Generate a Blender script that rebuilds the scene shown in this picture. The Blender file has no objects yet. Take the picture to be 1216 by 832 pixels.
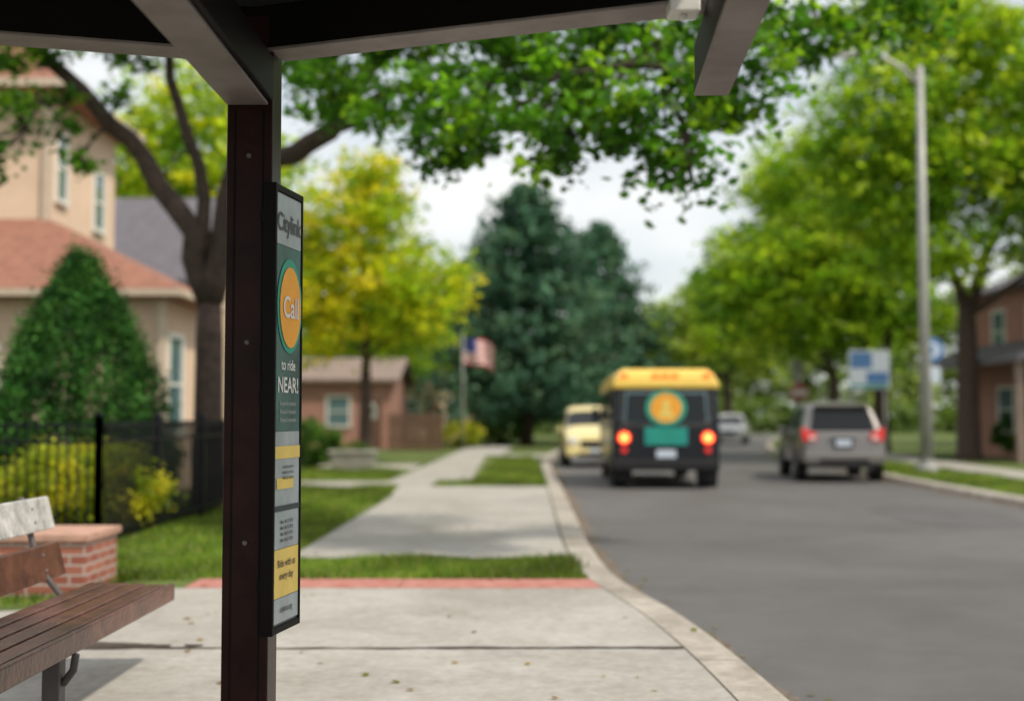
import bpy, math, random
import numpy as np
from mathutils import Vector, Matrix
random.seed(7)
rng = np.random.default_rng(7)
scene = bpy.context.scene
COL = scene.collection

# ------------------------------------------------------------------ materials
def nodes_of(m):
    m.use_nodes = True
    nt = m.node_tree
    return nt, nt.nodes, nt.links

def mat(name, col, rough=0.6, metal=0.0, var=0.25, scale=6.0, bump=0.0, bscale=60.0, col2=None, emis=None, estr=0.0, coat=0.0, spec=0.5, big=None):
    m = bpy.data.materials.new(name)
    nt, N, L = nodes_of(m)
    b = N['Principled BSDF']
    b.inputs['Roughness'].default_value = rough
    b.inputs['Metallic'].default_value = metal
    b.inputs['Specular IOR Level'].default_value = spec
    if coat: b.inputs['Coat Weight'].default_value = coat
    tc = N.new('ShaderNodeTexCoord')
    n = N.new('ShaderNodeTexNoise'); n.inputs['Scale'].default_value = scale
    n.inputs['Detail'].default_value = 8; n.inputs['Roughness'].default_value = 0.65
    L.new(tc.outputs['Object'], n.inputs['Vector'])
    r = N.new('ShaderNodeValToRGB')
    r.color_ramp.elements[0].position = 0.3; r.color_ramp.elements[1].position = 0.7
    c = Vector(col)
    lo = c * (1 - var); hi = Vector(col2) if col2 else c * (1 + var)
    r.color_ramp.elements[0].color = (*lo, 1); r.color_ramp.elements[1].color = (*hi, 1)
    L.new(n.outputs['Fac'], r.inputs['Fac'])
    out = r.outputs['Color']
    if big:
        for bi in range(0, len(big), 2):
            n3 = N.new('ShaderNodeTexNoise'); n3.inputs['Scale'].default_value = big[bi]
            n3.inputs['Detail'].default_value = 6; n3.inputs['Distortion'].default_value = 0.8
            L.new(tc.outputs['Object'], n3.inputs['Vector'])
            r3 = N.new('ShaderNodeValToRGB')
            r3.color_ramp.elements[0].position = 0.35; r3.color_ramp.elements[1].position = 0.60
            k = big[bi + 1]
            r3.color_ramp.elements[0].color = (k, k * .985, k * .96, 1)
            r3.color_ramp.elements[1].color = (1, 1, 1, 1)
            L.new(n3.outputs['Fac'], r3.inputs['Fac'])
            mx = N.new('ShaderNodeMix'); mx.data_type = 'RGBA'; mx.blend_type = 'MULTIPLY'
            mx.inputs[0].default_value = 1
            L.new(out, mx.inputs[6]); L.new(r3.outputs['Color'], mx.inputs[7])
            out = mx.outputs[2]
    L.new(out, b.inputs['Base Color'])
    if bump:
        n2 = N.new('ShaderNodeTexNoise'); n2.inputs['Scale'].default_value = bscale
        n2.inputs['Detail'].default_value = 6
        L.new(tc.outputs['Object'], n2.inputs['Vector'])
        bp = N.new('ShaderNodeBump'); bp.inputs['Strength'].default_value = bump
        bp.inputs['Distance'].default_value = 0.02
        L.new(n2.outputs['Fac'], bp.inputs['Height']); L.new(bp.outputs['Normal'], b.inputs['Normal'])
    if emis:
        b.inputs['Emission Color'].default_value = (*emis, 1)
        b.inputs['Emission Strength'].default_value = estr
    return m

def brick_mat(name, c1, c2, mortar, scale=1.0, bw=0.22, bh=0.075):
    m = bpy.data.materials.new(name); nt, N, L = nodes_of(m); b = N['Principled BSDF']
    b.inputs['Roughness'].default_value = 0.85
    tc = N.new('ShaderNodeTexCoord'); s = N.new('ShaderNodeSeparateXYZ'); L.new(tc.outputs['Object'], s.inputs[0])
    a = N.new('ShaderNodeMath'); a.operation = 'ADD'; L.new(s.outputs[0], a.inputs[0]); L.new(s.outputs[1], a.inputs[1])
    cb = N.new('ShaderNodeCombineXYZ'); L.new(a.outputs[0], cb.inputs[0]); L.new(s.outputs[2], cb.inputs[1])
    t = N.new('ShaderNodeTexBrick'); L.new(cb.outputs[0], t.inputs['Vector'])
    t.inputs['Color1'].default_value = (*c1, 1); t.inputs['Color2'].default_value = (*c2, 1); t.inputs['Mortar'].default_value = (*mortar, 1)
    t.inputs['Scale'].default_value = scale; t.inputs['Brick Width'].default_value = bw; t.inputs['Row Height'].default_value = bh
    t.inputs['Mortar Size'].default_value = 0.008
    L.new(t.outputs['Color'], b.inputs['Base Color'])
    bp = N.new('ShaderNodeBump'); bp.inputs['Strength'].default_value = 0.5; bp.inputs['Distance'].default_value = 0.01; bp.invert = True
    L.new(t.outputs['Fac'], bp.inputs['Height']); L.new(bp.outputs['Normal'], b.inputs['Normal'])
    return m

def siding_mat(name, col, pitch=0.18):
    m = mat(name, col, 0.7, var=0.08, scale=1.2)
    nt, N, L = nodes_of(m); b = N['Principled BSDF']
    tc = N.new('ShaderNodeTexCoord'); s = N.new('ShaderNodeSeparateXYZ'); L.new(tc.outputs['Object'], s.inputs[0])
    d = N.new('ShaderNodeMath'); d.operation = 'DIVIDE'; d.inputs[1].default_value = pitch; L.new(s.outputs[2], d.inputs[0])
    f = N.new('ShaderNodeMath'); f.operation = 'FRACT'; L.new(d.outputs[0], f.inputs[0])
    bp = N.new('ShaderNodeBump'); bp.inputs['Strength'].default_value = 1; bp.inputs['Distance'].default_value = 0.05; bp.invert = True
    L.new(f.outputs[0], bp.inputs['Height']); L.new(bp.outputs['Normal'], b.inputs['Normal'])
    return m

def leaf_mat(name, trans=0.45, rough=0.5, tint=(2.2, 2.0, 0.9)):
    m = bpy.data.materials.new(name); nt, N, L = nodes_of(m)
    b = N['Principled BSDF']; b.inputs['Roughness'].default_value = rough; b.inputs['Specular IOR Level'].default_value = 0.3
    at = N.new('ShaderNodeAttribute'); at.attribute_name = 'Col'
    L.new(at.outputs['Color'], b.inputs['Base Color'])
    tr = N.new('ShaderNodeBsdfTranslucent')
    g = N.new('ShaderNodeMix'); g.data_type = 'RGBA'; g.blend_type = 'MULTIPLY'; g.inputs[0].default_value = 1
    L.new(at.outputs['Color'], g.inputs[6]); g.inputs[7].default_value = (*tint, 1)
    L.new(g.outputs[2], tr.inputs['Color'])
    mx = N.new('ShaderNodeMixShader'); mx.inputs[0].default_value = trans
    L.new(b.outputs[0], mx.inputs[1]); L.new(tr.outputs[0], mx.inputs[2])
    L.new(mx.outputs[0], N['Material Output'].inputs['Surface'])
    return m

M_leaf = leaf_mat('leaf', 0.5, 0.5, (2.5, 2.3, 0.9)); M_needle = leaf_mat('needle', 0.2, 0.7, (1.3, 1.3, 1.1)); M_blade = leaf_mat('grass_blade', 0.35)
M_lleaf = leaf_mat('light_leaf', 0.5, 0.5, (2.0, 2.05, 1.1))
M_bark = mat('bark', (0.065, 0.043, 0.034), 0.9, var=0.5, scale=9, bump=0.9, bscale=25)
M_conc = mat('concrete', (0.41, 0.392, 0.36), 0.85, var=0.16, scale=14, bump=0.25, bscale=120, big=(0.55, 0.78, 3.5, 0.88))
M_kerb = mat('kerb_concrete', (0.43, 0.39, 0.34), 0.85, var=0.22, scale=9, bump=0.3, bscale=80, big=(0.9, 0.66, 4, .85))
M_asph = mat('asphalt', (0.135, 0.132, 0.133), 0.75, var=0.2, scale=90, bump=0.35, bscale=220, big=(0.22, 0.76, 1.7, 0.9), spec=0.35)
M_asph2 = mat('asphalt_patch', (0.105, 0.103, 0.104), 0.8, var=0.2, scale=60, bump=0.35, bscale=200, big=(1.2, 0.8))
M_gutter = mat('gutter_dirt', (0.15, 0.12, 0.095), 0.95, var=0.45, scale=12, bump=0.5)
M_soil = mat('dirt', (0.075, 0.056, 0.042), 0.95, var=0.5, scale=14, bump=0.6)
M_grass = mat('grass_ground', (0.075, 0.13, 0.02), 0.95, var=0.4, scale=3, bump=0.8, bscale=70, col2=(0.17, 0.23, 0.035), big=(0.3, 0.66, 1.4, .75))
M_redp = mat('red_paint', (0.46, 0.11, 0.09), 0.8, var=0.25, scale=7, col2=(0.50, 0.26, 0.21), bump=0.2)
M_post = mat('brown_metal', (0.022, 0.007, 0.006), 0.34, var=0.5, scale=5, spec=0.13, bump=0.05, bscale=30)
M_beam = mat('dark_metal', (0.005, 0.004, 0.004), 0.5, var=0.3, scale=5, spec=0.12)
M_trim = mat('grey_trim', (0.24, 0.205, 0.20), 0.5, var=0.25, scale=5, big=(1.5, 0.75))
M_roofp = mat('shelter_roof', (0.03, 0.027, 0.027), 0.6)
M_wood = mat('bench_wood', (0.095, 0.03, 0.022), 0.27, var=0.5, scale=7, bump=0.2, bscale=30, col2=(0.17, 0.065, 0.042), spec=.65)
M_woodsun = mat('sunlit_wood', (0.46, 0.45, 0.43), 0.5, var=0.5, scale=9, bump=0.2, bscale=40)  # pale grey stands in for sun reflecting off the top backrest slat
M_castm = mat('bench_metal', (0.10, 0.085, 0.08), 0.5, var=0.3)
M_brick = brick_mat('brick', (0.27, 0.075, 0.05), (0.38, 0.14, 0.09), (0.42, 0.38, 0.34))
M_brickd = brick_mat('brick_house_wall', (0.33, 0.12, 0.09), (0.42, 0.18, 0.13), (0.45, 0.38, 0.33))
M_cap = mat('brick_cap', (0.46, 0.27, 0.20), 0.8, var=0.25, scale=8)
M_fence = mat('fence_black', (0.007, 0.008, 0.012), 0.45, var=0.2, spec=.2)
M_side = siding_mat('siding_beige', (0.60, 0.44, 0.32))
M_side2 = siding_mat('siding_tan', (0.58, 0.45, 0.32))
M_tile = mat('terracotta_shingle', (0.28, 0.125, 0.085), 0.85, var=0.3, scale=5, bump=0.6, bscale=14)
M_shing = mat('grey_shingle', (0.13, 0.12, 0.14), 0.9, var=0.25, scale=5, bump=0.6, bscale=14)
M_shingb = mat('brown_shingle', (0.24, 0.18, 0.15), 0.9, var=0.25, scale=5, bump=0.6, bscale=14)
M_white = mat('white_paint', (0.75, 0.74, 0.70), 0.5, var=0.05)
M_cream = mat('cream_trim', (0.58, 0.47, 0.37), 0.6, var=0.08)
M_glass = mat('window_glass', (0.10, 0.17, 0.19), 0.06, var=0.2, scale=1, spec=0.9)
M_cglass = mat('car_glass', (0.010, 0.012, 0.014), 0.12, var=0.1, spec=0.35)
M_tyre = mat('tyre', (0.012, 0.012, 0.012), 0.9, var=0.3)
M_rim = mat('wheel_rim', (0.35, 0.35, 0.36), 0.3, metal=0.8, var=0.1)
M_plast = mat('black_plastic', (0.015, 0.015, 0.017), 0.6, var=0.2, spec=.3)
M_silver = mat('car_paint_grey', (0.20, 0.185, 0.175), 0.28, metal=0.5, var=0.04, coat=0.6)
M_yel = mat('car_paint_yellow', (0.74, 0.62, 0.28), 0.3, var=0.05, coat=0.6)
M_wcar = mat('car_paint_white', (0.7, 0.7, 0.7), 0.3, var=0.04, coat=0.6)
M_black = mat('bus_paint_black', (0.011, 0.013, 0.018), 0.3, var=0.1, coat=0.25, spec=.3)
M_byel = mat('bus_paint_yellow', (0.80, 0.55, 0.10), 0.35, var=0.06, coat=0.4)
M_red = mat('tail_lamp_red', (0.55, 0.02, 0.01), 0.2, emis=(1, 0.06, 0.02), estr=2.0)
M_redl = mat('tail_lamp_lit', (0.7, 0.1, 0.02), 0.2, emis=(1, 0.14, 0.03), estr=9)
M_redd = mat('tail_lamp_faint_glow', (0.45, 0.02, 0.02), 0.2, emis=(1, 0.05, 0.04), estr=0.3)  # red lens given a faint glow by emission, though the lamp is off
M_amber = mat('amber_lamp', (0.8, 0.12, 0.02), 0.3, emis=(1, 0.13, 0.02), estr=1.6)
M_teal = mat('teal_vinyl', (0.01, 0.26, 0.22), 0.5, var=0.15)
M_tealg = mat('green_vinyl', (0.02, 0.33, 0.22), 0.5, var=0.15)
M_orange = mat('orange_vinyl', (0.88, 0.38, 0.03), 0.5, var=0.1)
M_yelv = mat('yellow_vinyl', (0.80, 0.58, 0.14), 0.5, var=0.1)
M_plate = mat('licence_plate', (0.55, 0.62, 0.72), 0.4, var=0.1)
M_lampm = mat('galvanised_steel', (0.36, 0.36, 0.34), 0.5, metal=0.2, var=0.15, scale=2)
M_navy = mat('poster_navy', (0.022, 0.045, 0.055), 0.3, var=0.3, scale=4, spec=0.5)
M_tealp = mat('poster_teal', (0.05, 0.15, 0.14), 0.3, var=0.5, scale=3, spec=0.5)
M_greyp = mat('poster_grey', (0.36, 0.41, 0.42), 0.35, var=0.25, scale=5)
M_ink = mat('poster_ink', (0.03, 0.03, 0.035), 0.4)
M_blue = mat('sign_blue', (0.08, 0.19, 0.42), 0.4, var=0.1)
M_wood2 = mat('fence_wood', (0.13, 0.07, 0.045), 0.8, var=0.3)
M_fr = mat('flag_red', (0.5, 0.05, 0.06), 0.8); M_fb = mat('flag_blue', (0.05, 0.07, 0.25), 0.8)
M_signr = mat('sign_red', (0.42, 0.10, 0.10), 0.6)
M_head = mat('headlamp', (0.75, 0.75, 0.72), 0.1, var=0.05, spec=0.8)

# ------------------------------------------------------------------ mesh builder
class MB:
    def __init__(s): s.v = []; s.f = []; s.m = []; s.s = []
    def add(s, vs, fs, mi=0, smooth=False, M=None):
        o = len(s.v)
        for p in vs:
            p = Vector(p)
            if M is not None: p = M @ p
            s.v.append(tuple(p))
        for f in fs:
            s.f.append([i + o for i in f]); s.m.append(mi); s.s.append(smooth)
    def box(s, x0, x1, y0, y1, z0, z1, mi=0, M=None):
        s.frus((x0, x1, y0, y1, z0), (x0, x1, y0, y1, z1), mi, M)
    def frus(s, a, b, mi=0, M=None):
        vs = [(a[0], a[2], a[4]), (a[1], a[2], a[4]), (a[1], a[3], a[4]), (a[0], a[3], a[4]),
              (b[0], b[2], b[4]), (b[1], b[2], b[4]), (b[1], b[3], b[4]), (b[0], b[3], b[4])]
        s.add(vs, [(3, 2, 1, 0), (4, 5, 6, 7), (0, 1, 5, 4), (1, 2, 6, 5), (2, 3, 7, 6), (3, 0, 4, 7)], mi, False, M)
    def poly(s, pts, mi=0, M=None): s.add(pts, [tuple(range(len(pts)))], mi, False, M)
    def beam(s, a, b, w, z0, z1, mi=0):
        a = Vector((a[0], a[1])); b = Vector((b[0], b[1])); d = (b - a).normalized(); n = Vector((-d.y, d.x)) * w / 2
        q = [a - n, b - n, b + n, a + n]
        vs = [(p.x, p.y, z0) for p in q] + [(p.x, p.y, z1) for p in q]
        s.add(vs, [(3, 2, 1, 0), (4, 5, 6, 7), (0, 1, 5, 4), (1, 2, 6, 5), (2, 3, 7, 6), (3, 0, 4, 7)], mi)
    def tube(s, pts, rad, mi=0, n=8, M=None):
        pts = [Vector(p) for p in pts]; vs = []; fs = []
        ref = Vector((0.13, 0.9, 0.35)).normalized()
        for i, p in enumerate(pts):
            d = (pts[min(i + 1, len(pts) - 1)] - pts[max(i - 1, 0)]).normalized()
            u = d.cross(ref)
            if u.length < 0.05: u = d.cross(Vector((1, 0, 0)))
            u.normalize(); w = d.cross(u)
            r = rad[i] if isinstance(rad, (list, tuple)) else rad
            for k in range(n):
                a = 2 * math.pi * k / n
                vs.append(p + (u * math.cos(a) + w * math.sin(a)) * r)
        for i in range(len(pts) - 1):
            for k in range(n):
                k2 = (k + 1) % n
                fs.append((i * n + k, i * n + k2, (i + 1) * n + k2, (i + 1) * n + k))
        fs.append(tuple(range(n))[::-1]); fs.append(tuple((len(pts) - 1) * n + k for k in range(n)))
        s.add(vs, fs, mi, True, M)
    def lathe(s, prof, c, axis='x', mi=0, n=24):
        vs = []; fs = []
        for t, r in prof:
            for k in range(n):
                a = 2 * math.pi * k / n; p, q = r * math.cos(a), r * math.sin(a)
                vs.append({'x': (c[0] + t, c[1] + p, c[2] + q), 'y': (c[0] + p, c[1] + t, c[2] + q), 'z': (c[0] + p, c[1] + q, c[2] + t)}[axis])
        for i in range(len(prof) - 1):
            for k in range(n):
                k2 = (k + 1) % n; fs.append((i * n + k, i * n + k2, (i + 1) * n + k2, (i + 1) * n + k))
        fs.append(tuple(range(n))[::-1]); fs.append(tuple((len(prof) - 1) * n + k for k in range(n)))
        s.add(vs, fs, mi, False)
    def obj(s, name, mats, parent=None, bevel=0.0, subsurf=0, loc=None, rotz=0.0, smooth=False, normals=True):
        me = bpy.data.meshes.new(name); me.from_pydata(s.v, [], s.f)
        for m in mats: me.materials.append(m)
        me.polygons.foreach_set('material_index', s.m)
        me.polygons.foreach_set('use_smooth', [True] * len(s.f) if smooth else s.s)
        me.update()
        if normals:
            import bmesh
            bm = bmesh.new(); bm.from_mesh(me); bmesh.ops.recalc_face_normals(bm, faces=bm.faces); bm.to_mesh(me); bm.free()
        o = bpy.data.objects.new(name, me); COL.objects.link(o)
        if parent: o.parent = parent
        if loc: o.location = loc
        o.rotation_euler = (0, 0, rotz)
        if bevel:
            b = o.modifiers.new('b', 'BEVEL'); b.width = bevel; b.segments = 3; b.limit_method = 'ANGLE'; b.angle_limit = math.radians(40)
        if subsurf:
            b = o.modifiers.new('s', 'SUBSURF'); b.levels = subsurf; b.render_levels = subsurf
        return o

def empty(name, loc=(0, 0, 0), rotz=0):
    e = bpy.data.objects.new(name, None); e.empty_display_size = 0.3; COL.objects.link(e)
    e.location = loc; e.rotation_euler = (0, 0, rotz); return e

# ------------------------------------------------------------------ foliage
T_LOBE = [(0, -.5), (.2, -.3), (.5, -.28), (.36, -.02), (.55, .22), (.22, .2), (0, .6), (-.22, .2), (-.55, .22), (-.36, -.02), (-.5, -.28), (-.2, -.3)]
T_DIA = [(0, -.55), (.38, -.05), (.1, .55), (-.36, .08)]

def leaf_cloud(name, C, size, cols, material, tmpl=T_DIA, up=0.5, parent=None, fold=0.0):
    N = len(C); k = len(tmpl)
    n = rng.normal(size=(N, 3)); n[:, 2] = np.abs(n[:, 2]) + up; n /= np.linalg.norm(n, axis=1)[:, None]
    t = np.cross(n, rng.normal(size=(N, 3))); t /= np.linalg.norm(t, axis=1)[:, None]
    b = np.cross(n, t)
    sz = size * rng.uniform(0.5, 1.3, size=N)
    tm = np.array(tmpl)
    V = C[:, None, :] + sz[:, None, None] * (tm[None, :, 0, None] * t[:, None, :] + tm[None, :, 1, None] * b[:, None, :])
    me = bpy.data.meshes.new(name)
    me.vertices.add(N * k); me.vertices.foreach_set('co', V.reshape(-1).astype(np.float32))
    me.loops.add(N * k); me.loops.foreach_set('vertex_index', np.arange(N * k, dtype=np.int32))
    me.polygons.add(N); me.polygons.foreach_set('loop_start', np.arange(0, N * k, k, dtype=np.int32))
    me.update(calc_edges=True); me.validate()
    at = me.attributes.new('Col', 'FLOAT_COLOR', 'POINT')
    cc = np.ones((N, k, 4), dtype=np.float32); cc[:, :, :3] = cols[:, None, :]
    at.data.foreach_set('color', cc.reshape(-1))
    me.materials.append(material)
    o = bpy.data.objects.new(name, me); COL.objects.link(o)
    if parent: o.parent = parent
    return o

def canopy(clumps, dens, nleaf, subr, pal, shell=2.2, flat=0.6, jit=0.25):
    Cs = []; Ks = []; subs = []
    pal = np.array(pal)
    for (x, y, z, rx, ry, rz) in clumps:
        n = max(3, int(dens * (rx * ry * rz) ** (2 / 3.)))
        d = rng.normal(size=(n, 3)); d /= np.linalg.norm(d, axis=1)[:, None]
        r = rng.uniform(size=n) ** (1 / shell)
        P = np.array([x, y, z]) + d * r[:, None] * np.array([rx, ry, rz])
        for p in P:
            m = int(nleaf * rng.uniform(0.4, 1.6)); s = subr * rng.uniform(0.6, 1.4)
            q = rng.normal(size=(m, 3)) * np.array([s, s, s * flat]) * 0.6 + p
            c = pal[rng.integers(len(pal))]
            k = c[None, :] * (1 + rng.normal(size=(m, 1)) * jit).clip(0.4, 1.8)
            Cs.append(q); Ks.append(k); subs.append(p)
    return np.concatenate(Cs), np.concatenate(Ks).clip(0.003, 0.7), subs

def wiggle(a, b, n=5, amp=0.12, sag=0.0):
    a = Vector(a); b = Vector(b); L = (b - a).length; out = []
    for i in range(n + 1):
        t = i / n; p = a.lerp(b, t)
        if 0 < i < n: p += Vector((random.uniform(-1, 1), random.uniform(-1, 1), random.uniform(-1, 1))) * L * amp * 0.4
        p.z += sag * L * math.sin(math.pi * t)
        out.append(p)
    return out

def tree(name, base, trunk_h, tr, clumps, pal, leaf, dens, nleaf, subr, material=None, tmpl=T_DIA, limbs=None, flat=0.6, shell=2.2, lean=(0, 0), twigs=2):
    e = empty(name, base)
    bx, by, bz = base
    mb = MB()
    loc = [(c[0] - bx, c[1] - by, c[2] - bz, c[3], c[4], c[5]) for c in clumps]
    top = Vector((lean[0], lean[1], trunk_h))
    tp = [Vector((0, 0, -0.1)), Vector((0, 0, 0.15)), Vector((lean[0] * .3, lean[1] * .3, trunk_h * .4)), Vector((lean[0] * .7, lean[1] * .7, trunk_h * .75)), top]
    mb.tube(tp, [tr * 1.5, tr * 1.12, tr * .95, tr * .88, tr * .7], 0, 12)
    nodes = [top]
    if limbs:
        for pts, r0, r1 in limbs:
            P = [Vector(p) - Vector(base) for p in pts]
            Q = []
            for i in range(len(P) - 1):
                for t in (0, .33, .66):
                    q = P[i].lerp(P[i + 1], t)
                    if i + t > 0: q += Vector((random.uniform(-1, 1), random.uniform(-1, 1), random.uniform(-1, 1))) * 0.07
                    Q.append(q)
            Q.append(P[-1])
            R = [r0 + (r1 - r0) * (i / (len(Q) - 1)) ** 0.8 for i in range(len(Q))]
            mb.tube(Q, R, 0, 9); nodes += Q[2:]
    for c in loc:
        cc = Vector(c[:3])
        near = min(nodes, key=lambda q: (q - cc).length)
        L = (near - cc).length
        r = max(0.02, min(tr * .45, 0.018 * L + 0.015))
        pts = wiggle(near, cc, 5, 0.13, 0.04)
        mb.tube(pts, [r * (1 - .13 * i) for i in range(6)], 0, 6)
        for _ in range(twigs):
            d = Vector((random.gauss(0, 1), random.gauss(0, 1), random.gauss(0, .8))).normalized()
            p2 = cc + Vector((d.x * c[3], d.y * c[4], d.z * c[5])) * .85
            mb.tube(wiggle(pts[3], p2, 4, .12), [r * .45, r * .38, r * .3, r * .2, r * .12], 0, 5)
    mb.obj('trunk', [M_bark], e)
    C, K, _ = canopy(loc, dens, nleaf, subr, pal, flat=flat, shell=shell)
    leaf_cloud('crown', C, leaf, K, material or M_leaf, tmpl, parent=e)
    return e

# ------------------------------------------------------------------ road & ground
LY = [(-14, 1.6), (3, 1.5), (6.13, 1.38), (7.46, 1.33), (9.33, 1.17), (10.5, .95), (12, .88), (14.15, .86), (19.5, .93), (27.4, 1.03), (37.3, 1.15), (45.6, 1.4), (60, 2.8), (80, 6.5), (112, 14)]
RY = [(-14, 8.2), (20, 8.3), (29, 8.6), (42, 9.6), (55, 10.9), (70, 13.8), (90, 18.5), (112, 25)]
def sm(tab, y, w=1.0):
    xs = [t[0] for t in tab]; zs = [t[1] for t in tab]
    return float(np.mean([np.interp(y + d, xs, zs) for d in (-w, -w / 2, 0, w / 2, w)]))
Lx = lambda y: sm(LY, y, 0.7 if y < 16 else 3)
Rx = lambda y: sm(RY, y, 3)
ys = list(np.arange(-14, 20, 0.4)) + list(np.arange(20, 113, 1.5))
KW = 0.30

g = MB(); g.poly([(-900, -300, -.2), (900, -300, -.2), (900, 1600, -.2), (-900, 1600, -.2)]); g.obj('ground', [M_grass])
r = MB()
for a, b in zip(ys[:-1], ys[1:]):
    r.poly([(Lx(a) - .05, a, -.12), (Rx(a) + .05, a, -.12), (Rx(b) + .05, b, -.12), (Lx(b) - .05, b, -.12)])
r.obj('road', [M_asph])
for fn, sg in ((Lx, 1), (Rx, -1)):
    r = MB(); yy = [y for y in ys if -6 < y < 70]; wv = [.08 + .12 * random.random() for _ in yy]
    for i in range(len(yy) - 1):
        a, b = yy[i], yy[i + 1]
        r.poly([(fn(a) - sg * .02, a, -.115), (fn(a) + sg * wv[i], a, -.115), (fn(b) + sg * wv[i + 1], b, -.115), (fn(b) - sg * .02, b, -.115)])
    r.obj('gutter', [M_gutter])
r = MB()
r.poly([(5.6, 17.5, -.116), (7.3, 17.4, -.116), (7.4, 20.4, -.116), (5.65, 20.6, -.116)])
def crack(mb, pts, w, z, seg=.18, amp=.05):
    P = []
    for i in range(len(pts) - 1):
        a = Vector(pts[i]); b = Vector(pts[i + 1]); n = max(2, int((b - a).length / seg))
        for k in range(n): P.append(a.lerp(b, k / n) + Vector((random.uniform(-amp, amp), random.uniform(-amp, amp))))
    P.append(Vector(pts[-1])); W = [w * random.uniform(.4, 1.5) for _ in P]
    for i in range(len(P) - 1):
        d = (P[i + 1] - P[i]).normalized(); n = Vector((-d.y, d.x))
        A = [P[i] - n * W[i] / 2, P[i + 1] - n * W[i + 1] / 2, P[i + 1] + n * W[i + 1] / 2, P[i] + n * W[i] / 2]
        mb.add([(p.x, p.y, z) for p in A], [(0, 1, 2, 3)])
r.obj('road_patch', [M_asph2])
def kerb(fn, sgn):
    k = MB()
    for i, (a, b) in enumerate(zip(ys[:-1], ys[1:])):
        xa, xb = fn(a), fn(b)
        prof = lambda x, y: [(x, y, -.16), (x - sgn * .025, y, -.03), (x - sgn * .05, y, -.004), (x - sgn * .08, y, 0.005), (x - sgn * KW, y, 0.007), (x - sgn * KW, y, -.1)]
        g_ = .012 if i % 7 == 3 else 0
        A = prof(xa, a); B = prof(xb, b - g_)
        for j in range(5): k.add([A[j], A[j + 1], B[j + 1], B[j]], [(0, 1, 2, 3)], 0)
    k.obj('kerb', [M_kerb])
kerb(Lx, 1); kerb(Rx, -1)
lw = MB()
for a, b in zip(ys[:-1], ys[1:]):
    lw.poly([(-120, a, -.015), (Lx(a) - KW, a, -.015), (Lx(b) - KW, b, -.015), (-120, b, -.015)])
lw.obj('lawn', [M_grass])
lw = MB()
for a, b in zip(ys[:-1], ys[1:]):
    lw.poly([(120, a, -.015), (Rx(a) + KW, a, -.015), (Rx(b) + KW, b, -.015), (120, b, -.015)])
lw.obj('lawn', [M_grass])

def slab_rows(name, rows, xl, xr, joint=0.014, cols=None, m=M_conc, kj=None):
    s = MB(); kj = joint if kj is None else kj
    for (y0, y1) in rows:
        y0 += joint / 2; y1 -= joint / 2
        seg = list(np.linspace(y0, y1, 6))
        xcuts = [None] + (cols or []) + [None]
        for ci in range(len(xcuts) - 1):
            dz = random.uniform(0, .006)
            P = []
            for y in seg:
                l = xl(y) if xcuts[ci] is None else xcuts[ci] + joint / 2
                rr = xr(y) - kj if xcuts[ci + 1] is None else xcuts[ci + 1] - joint / 2
                P.append((l, rr, y))
            top = [(p[0], p[2], dz) for p in P]; topr = [(p[1], p[2], dz) for p in P]
            for i in range(5):
                s.add([top[i], topr[i], topr[i + 1], top[i + 1]], [(0, 1, 2, 3)])
            for (a, b) in ((top[0], topr[0]), (top[5], topr[5])):
                s.add([a, b, (b[0], b[1], -.03), (a[0], a[1], -.03)], [(0, 1, 2, 3)])
            for T in (top, topr):
                for i in range(5):
                    s.add([T[i], T[i + 1], (T[i + 1][0], T[i + 1][1], -.03), (T[i][0], T[i][1], -.03)], [(0, 1, 2, 3)])
    return s.obj(name, [m])
kb = lambda y: Lx(y) - KW
slab_rows('pavement', [(-6, -2.5), (-2.5, 1), (1, 4.3), (4.3, 7.55), (7.55, 10.2)], lambda y: -3.1 if y > 9 else -4.6, kb, 0.03, kj=.010)
sb = MB()
yy = [y for y in ys if -6 <= y <= 10.3]
for a, b in zip(yy[:-1], yy[1:]):
    lf = lambda y: -3.2 if y > 9 else -4.75
    sb.poly([(lf(a), a, -.010), (kb(a) - .001, a, -.010), (kb(b) - .001, b, -.010), (lf(b), b, -.010)])
sb.obj('dirt', [M_soil])
sb = MB()
crack(sb, [(-4.5, 7.56), (-1, 7.54), (1.0, 7.56)], .045, .0105, .12, .014)
for i in range(60):
    x = -2.45 + random.gauss(0, .22); y = 7.60 + abs(random.gauss(0, .035)); q = random.uniform(.02, .06)
    sb.poly([(x + q * random.uniform(.7, 1.3) * math.cos(a) * 1.8, y + q * random.uniform(.7, 1.3) * math.sin(a) * .8, .012 + i * .00004) for a in [k * math.pi / 4 for k in range(8)]])
sb.obj('pavement_crack', [M_soil], normals=False)
slab_rows('painted_strip', [(10.22, 10.78)], lambda y: -2.6, lambda y: kb(y) + .02, 0.01, [-.9], M_redp)
slab_rows('sidewalk', [(12.35, 15.2), (15.2, 18), (18, 20.8), (20.8, 23.4), (23.4, 25.2)], lambda y: -2.15 + .01 * (y - 12) - .25 * max(0, (y - 22) / 3), kb, 0.02, None)
slab_rows('driveway', [(25.2, 27.2)], lambda y: -14, lambda y: -1.6, .015, [-5.5])
slab_rows('sidewalk', [(27.2, 31), (31, 35), (35, 39), (39, 44), (44, 52), (52, 60)], lambda y: -2.6 + .02 * (y - 27), lambda y: -.9 + .03 * (y - 27), .015)
slab_rows('driveway', [(33.6, 37)], lambda y: -9, lambda y: -2.6, .015)
slab_rows('driveway', [(44, 47)], lambda y: -.2, kb, .015)
slab_rows('sidewalk', [(10, 24), (24, 34), (34, 46), (46, 60)], lambda y: Rx(y) + 2.6, lambda y: Rx(y) + 4.0, .02)
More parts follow.
